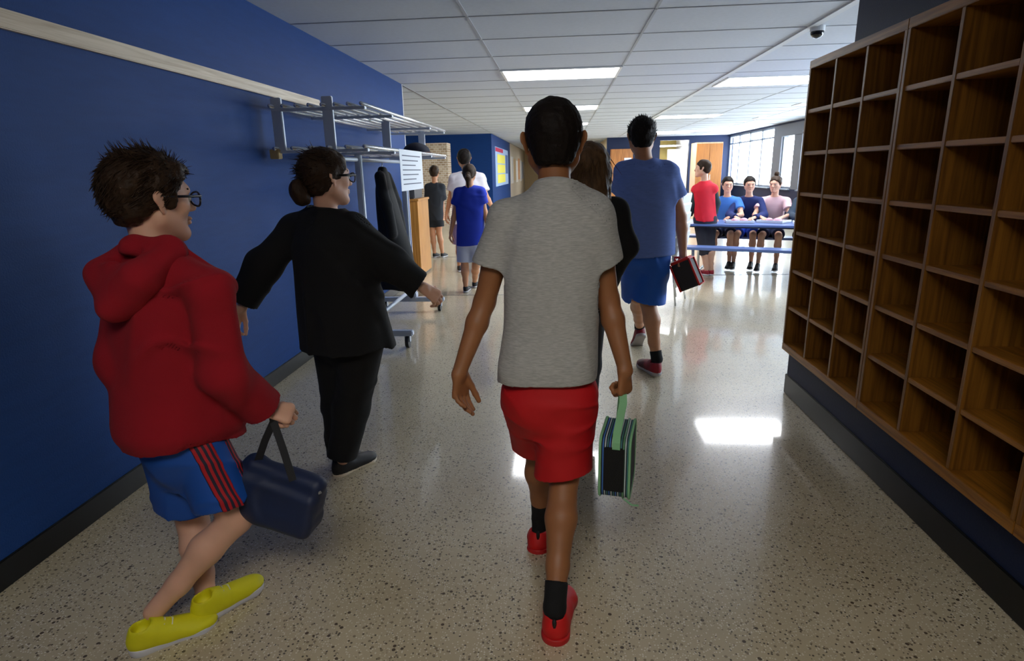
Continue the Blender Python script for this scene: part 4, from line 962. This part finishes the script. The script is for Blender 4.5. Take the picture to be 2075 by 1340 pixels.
# ---- children sitting at the cafeteria table
def sitter(label, u, v, skin, topc, botc, hairc, lean=.1, side=1, reach=(.3, .3), hyaw=0, hair_add=None, slv=.55, s=.92, up=0.0, shoec=(24, 24, 28)):
    """sits on the far bench (side=1) or near bench (side=-1), facing across the table"""
    f = -TV * side; yaw = math.atan2(f[0], f[1]); rt_ = V(math.cos(yaw), -math.sin(yaw), 0); o = TP(u, v, 0); P = lambda r, fw, z: o + rt_ * r + f * fw + V(0, 0, z)
    hz = .435 + .09
    J = dict(head=P(0, lean + .05, 1.14 + up), neck=P(0, lean, .98 + up), shL=P(-.15, lean + .01, .91 + up), shR=P(.15, lean + .01, .91 + up), hipL=P(-.07, 0, hz), hipR=P(.07, 0, hz), knL=P(-.11, .36, .48), knR=P(.10, .36, .48),
             anL=P(-.1, .22, .10), anR=P(.12, .30, .10), elL=P(-.22, lean + .16, TZ + .06), elR=P(.22, lean + .16, TZ + .06), wrL=P(-.12, lean + .14 + reach[0], TZ + .045), wrR=P(.10, lean + .14 + reach[1], TZ + .045))
    R = [(-.04, .15, .12), (.3, .145, .112), (.6, .150, .112), (.78, .150, .105), (.90, .12, .09), (.97, .085, .07), (1.0, .062, .056)]
    person(J, label, s=s, h=.0095, skin=skin, yaw=yaw, head=(yaw + hyaw, -.1, 0), fine=False, eyes=True, hair=dict(kind='short', thick=.012, mat=hairc, amp=0, amp2=.003, add=hair_add or []),
           hands=dict(L=dict(n=V(0, 0, 1), th=rt_, curl=(15, 20, 15)), R=dict(n=V(0, 0, 1), th=-rt_, curl=(15, 20, 15))),
           top=dict(mat=topc, rows=R, sleeve=slv, sr=(.06, .072) if slv <= 1 else (.06, .054, .042), neck=.05), bottom=dict(mat=botc, pel=(.138, .115), br=(.085, .09), len=.75),
           shoes=dict(mat=mat('shoe_%d_%d' % (shoec[0], shoec[2]), shoec, .6), sole=SOLEW, L=dict(R=(yaw, -.1, 0), L=.22), R=dict(R=(yaw, -.1, 0), L=.22)))
sitter('seated child in bright blue t-shirt reaching a bare arm across the cafeteria table', -1.0, .68, SKIN3, mat('sky_blue_cotton', (70, 130, 214), .9), mat('navy_cloth', (20, 30, 70), .8), HBLK, lean=.08, reach=(.12, .34), hyaw=-.3)
sitter('seated child in dark navy top with black hair beside the child in bright blue', -.72, .74, SKIN3, mat('navy_cotton', (24, 40, 96), .9), mat('vivid_blue_cloth', (16, 66, 190), .7), HBLK, lean=.12, hyaw=-.3, slv=1.9)
sitter('seated child in pale pink top with hair tied up in a topknot', -.40, .70, SKIN3, mat('pale_pink_cotton', (226, 190, 196), .9), mat('navy_cloth', (20, 30, 70), .8), HBRN2, lean=.06, hyaw=.3, hair_add=[('topknot', [('ell', (0, -.03, .14), (.035, .035, .04))])])
sitter('seated child in dark top beside the edge of the wooden cubbies', .04, .68, SKIN2, mat('dark_slate_cotton', (40, 56, 74), .9), mat('black_shorts_cloth', (22, 24, 30), .9), HBRN, lean=.06, hyaw=.2, slv=1.9)

# ================================================================== THINGS IN THEIR HANDS
# the green-edged lunch bag
C0 = at(1252, 925, 1.73); A = frame(.20); bw, bl, bh, rr = .042, .095, .098, .03
BP = lambda x, y, z: C0 + A @ V(x, y, z)
def rrect(x, l, h_, r, n=7):
    pts = []
    for cy_, cz_, a0 in ((l - r, h_ - r, 0), (-l + r, h_ - r, 90), (-l + r, -h_ + r, 180), (l - r, -h_ + r, 270)):
        for i in range(n): a = math.radians(a0 + 90 * i / (n - 1)); pts.append(BP(x, cy_ + r * math.cos(a), cz_ + r * math.sin(a)))
    return pts
lb = empty('lunch_bag', BP(0, 0, -bh), 'green-edged lunch bag with black mesh end and striped sides, held by the boy in grey', 'lunch bag')
def band(name, x0, x1, l, h_, r, m, par, capx=None):
    a, b = rrect(x0, l, h_, r), rrect(x1, l, h_, r); n = len(a); mb = MB(); fs = [(i, n + i, n + (i + 1) % n, (i + 1) % n) for i in range(n)]
    fs += [tuple(range(n)), tuple(range(2 * n - 1, n - 1, -1))]; return mb.add(a + b, fs).build(name, m, par)
GRN = mat('pale_green_webbing', (132, 188, 138), .8, bump=.2, bscale=500)
band('bag_body', -bw, bw, bl, bh, rr, stripes('blue_white_stripes', [(20, 26, 50), (60, 110, 190), (16, 18, 30), (190, 205, 205), (20, 24, 44), (60, 120, 120)], 0, 300, A @ V(1, 0, 0)), lb)
for sx in (-1, 1):
    band('side_panel', sx * bw, sx * (bw + .004), bl - .004, bh - .004, rr, mat('navy_pattern', (26, 32, 50), .7, var=.9, vscale=(45, 45, 45)), lb)
    r_ = rrect(sx * (bw + .002), bl + .001, bh + .001, rr); MB().tube(r_ + [r_[0], r_[1]], .0042, 7).build('piping', GRN, lb, smooth=True)
MB().obox(BP(0, -bl - .002, .003), A @ V(.030, 0, 0), A @ V(0, .003, 0), V(0, 0, .072)).build('mesh_pocket', mat('black_mesh', (10, 10, 12), .85, bump=.6, bscale=300), lb, bevel=.002)
r_ = rrect(.026, bl + .002, bh + .002, rr)[:22]; MB().tube(r_, .003, 6).build('zip', mat('zip_green', (90, 140, 100), .5), lb, smooth=True)
top_ = at(1262, 799, 1.735)
def strap(name, pts, w_dir, hw, t, m, par):
    mb = MB(); pts = [np.array(p) for p in pts]; vs = []
    for i, p in enumerate(pts):
        d = nrm(pts[min(i + 1, len(pts) - 1)] - pts[max(i - 1, 0)]); w__ = nrm(w_dir - d * (np.array(w_dir) @ d)); n_ = np.cross(d, w__)
        vs += [p + w__ * a * hw + n_ * b * t for a, b in ((-1, -1), (1, -1), (1, 1), (-1, 1))]
    fs = [(i * 4 + k, i * 4 + (k + 1) % 4, i * 4 + 4 + (k + 1) % 4, i * 4 + 4 + k) for i in range(len(pts) - 1) for k in range(4)] + [(3, 2, 1, 0), tuple(len(vs) - 4 + k for k in range(4))]
    return mb.add(vs, fs).build(name, m, par, smooth=False)
strap('handle', [BP(.004, -bl - .007, .072), BP(.004, -bl - .005, .092), BP(.004, -bl + .008, .118), top_ + V(0, -.022, -.02), top_ + V(0, -.008, 0), top_ + V(0, .012, 0), top_ + V(0, .03, -.03), BP(-.004, bl - .02, .100), BP(-.004, bl + .004, .07)], A @ V(1, 0, 0), .0115, .0016, GRN, lb)
MB().tube([BP(.03, -bl - .004, -bh + .01), BP(.055, -bl - .01, -bh - .004), BP(.075, -bl - .012, -bh - .002)], .003, 6).build('zip_pull', GRN, lb, smooth=True)
# the navy bag
YB = 1.62; nbg = empty('cloth_bag', at(560, 1040, YB), 'navy cloth bag with zip and black strap hanging from the hoodie boy\'s hand', 'bag')
q = lambda px, py, d=0: at(px, py, YB + d)
BA = frame(.12, 0, .30); ctr = q(567, 998); Bq = lambda x, y, z: ctr + BA @ V(x, y, z)
pr = [rbox(Bq(-.004, 0, -.022), (.140, .056, .072), BA, .022), rbox(Bq(.012, 0, .035), (.122, .032, .052), BA, .02), cap(Bq(-.10, 0, .072), Bq(.118, 0, .078), .016, .018)]
NAVY = mat('navy_nylon', (24, 38, 72), .55, var=.1, bump=.4, bscale=26)
solid('bag_body', fieldof(pr, .0042, .035, cloth(.0055, 22, .0042, 36, 131, .8, .8)), NAVY, nbg)
MB().tube([Bq(-.10, -.022, .076), Bq(0, -.024, .080), Bq(.118, -.022, .084)], .003, 6).build('zip', mat('zip_dark', (36, 48, 78), .35), nbg, smooth=True)
MB().tube([Bq(.126, -.018, .080), Bq(.140, -.022, .066)], .0055, 8).build('zip_pull', mat('silver_pull', (180, 184, 190), .3, .9), nbg, smooth=True)
fist = at(553, 846, 1.635)
for a, b, d in ((Bq(-.085, -.01, .08), (Bq(-.085, -.01, .08) + fist) / 2, 0), (Bq(.05, -.03, .082), (Bq(.05, -.03, .082) + fist) / 2, 1)):
    strap('strap', [a, b, fist + V(0, 0, -.014), fist + V(0, .0, .004)], V(.6, .3, .4), .011, .0016, mat('black_webbing', (18, 18, 24), .7), nbg)
# the tall boy's red lunch box
hb = at(1386, 532, 4.02); lbx = empty('lunch_box', hb - V(0, 0, .2), 'dark lunch box with red edges hanging from the tall boy\'s hand', 'lunch box'); A = frame(.5, 0, -.45); c = at(1392, 556, 4.0)
solid('box_body', fieldof([rbox(c, (.066, .05, .095), A, .015)], .006, 0), mat('dark_box_cloth', (44, 40, 42), .7, bump=.3), lbx)
REDT = mat('orange_red_trim', (216, 40, 30), .6)
for k in (-1, 1): MB().tube([c + A @ V(k * .067, y, z) for y, z in ((-.05, -.09), (-.052, .092), (.052, .092), (.05, -.09), (-.05, -.09))], .007, 7).build('trim', REDT, lbx, smooth=True)
solid('lid', fieldof([rbox(c + A @ V(0, 0, .098), (.064, .05, .012), A, .01)], .006, 0), REDT, lbx)
MB().tube([c + A @ V(-.04, 0, .105), c + A @ V(-.035, 0, .135), at(1386, 522, 4.02), c + A @ V(.035, 0, .135), c + A @ V(.04, 0, .105)], .009, 8).build('handle', REDT, lbx, smooth=True)
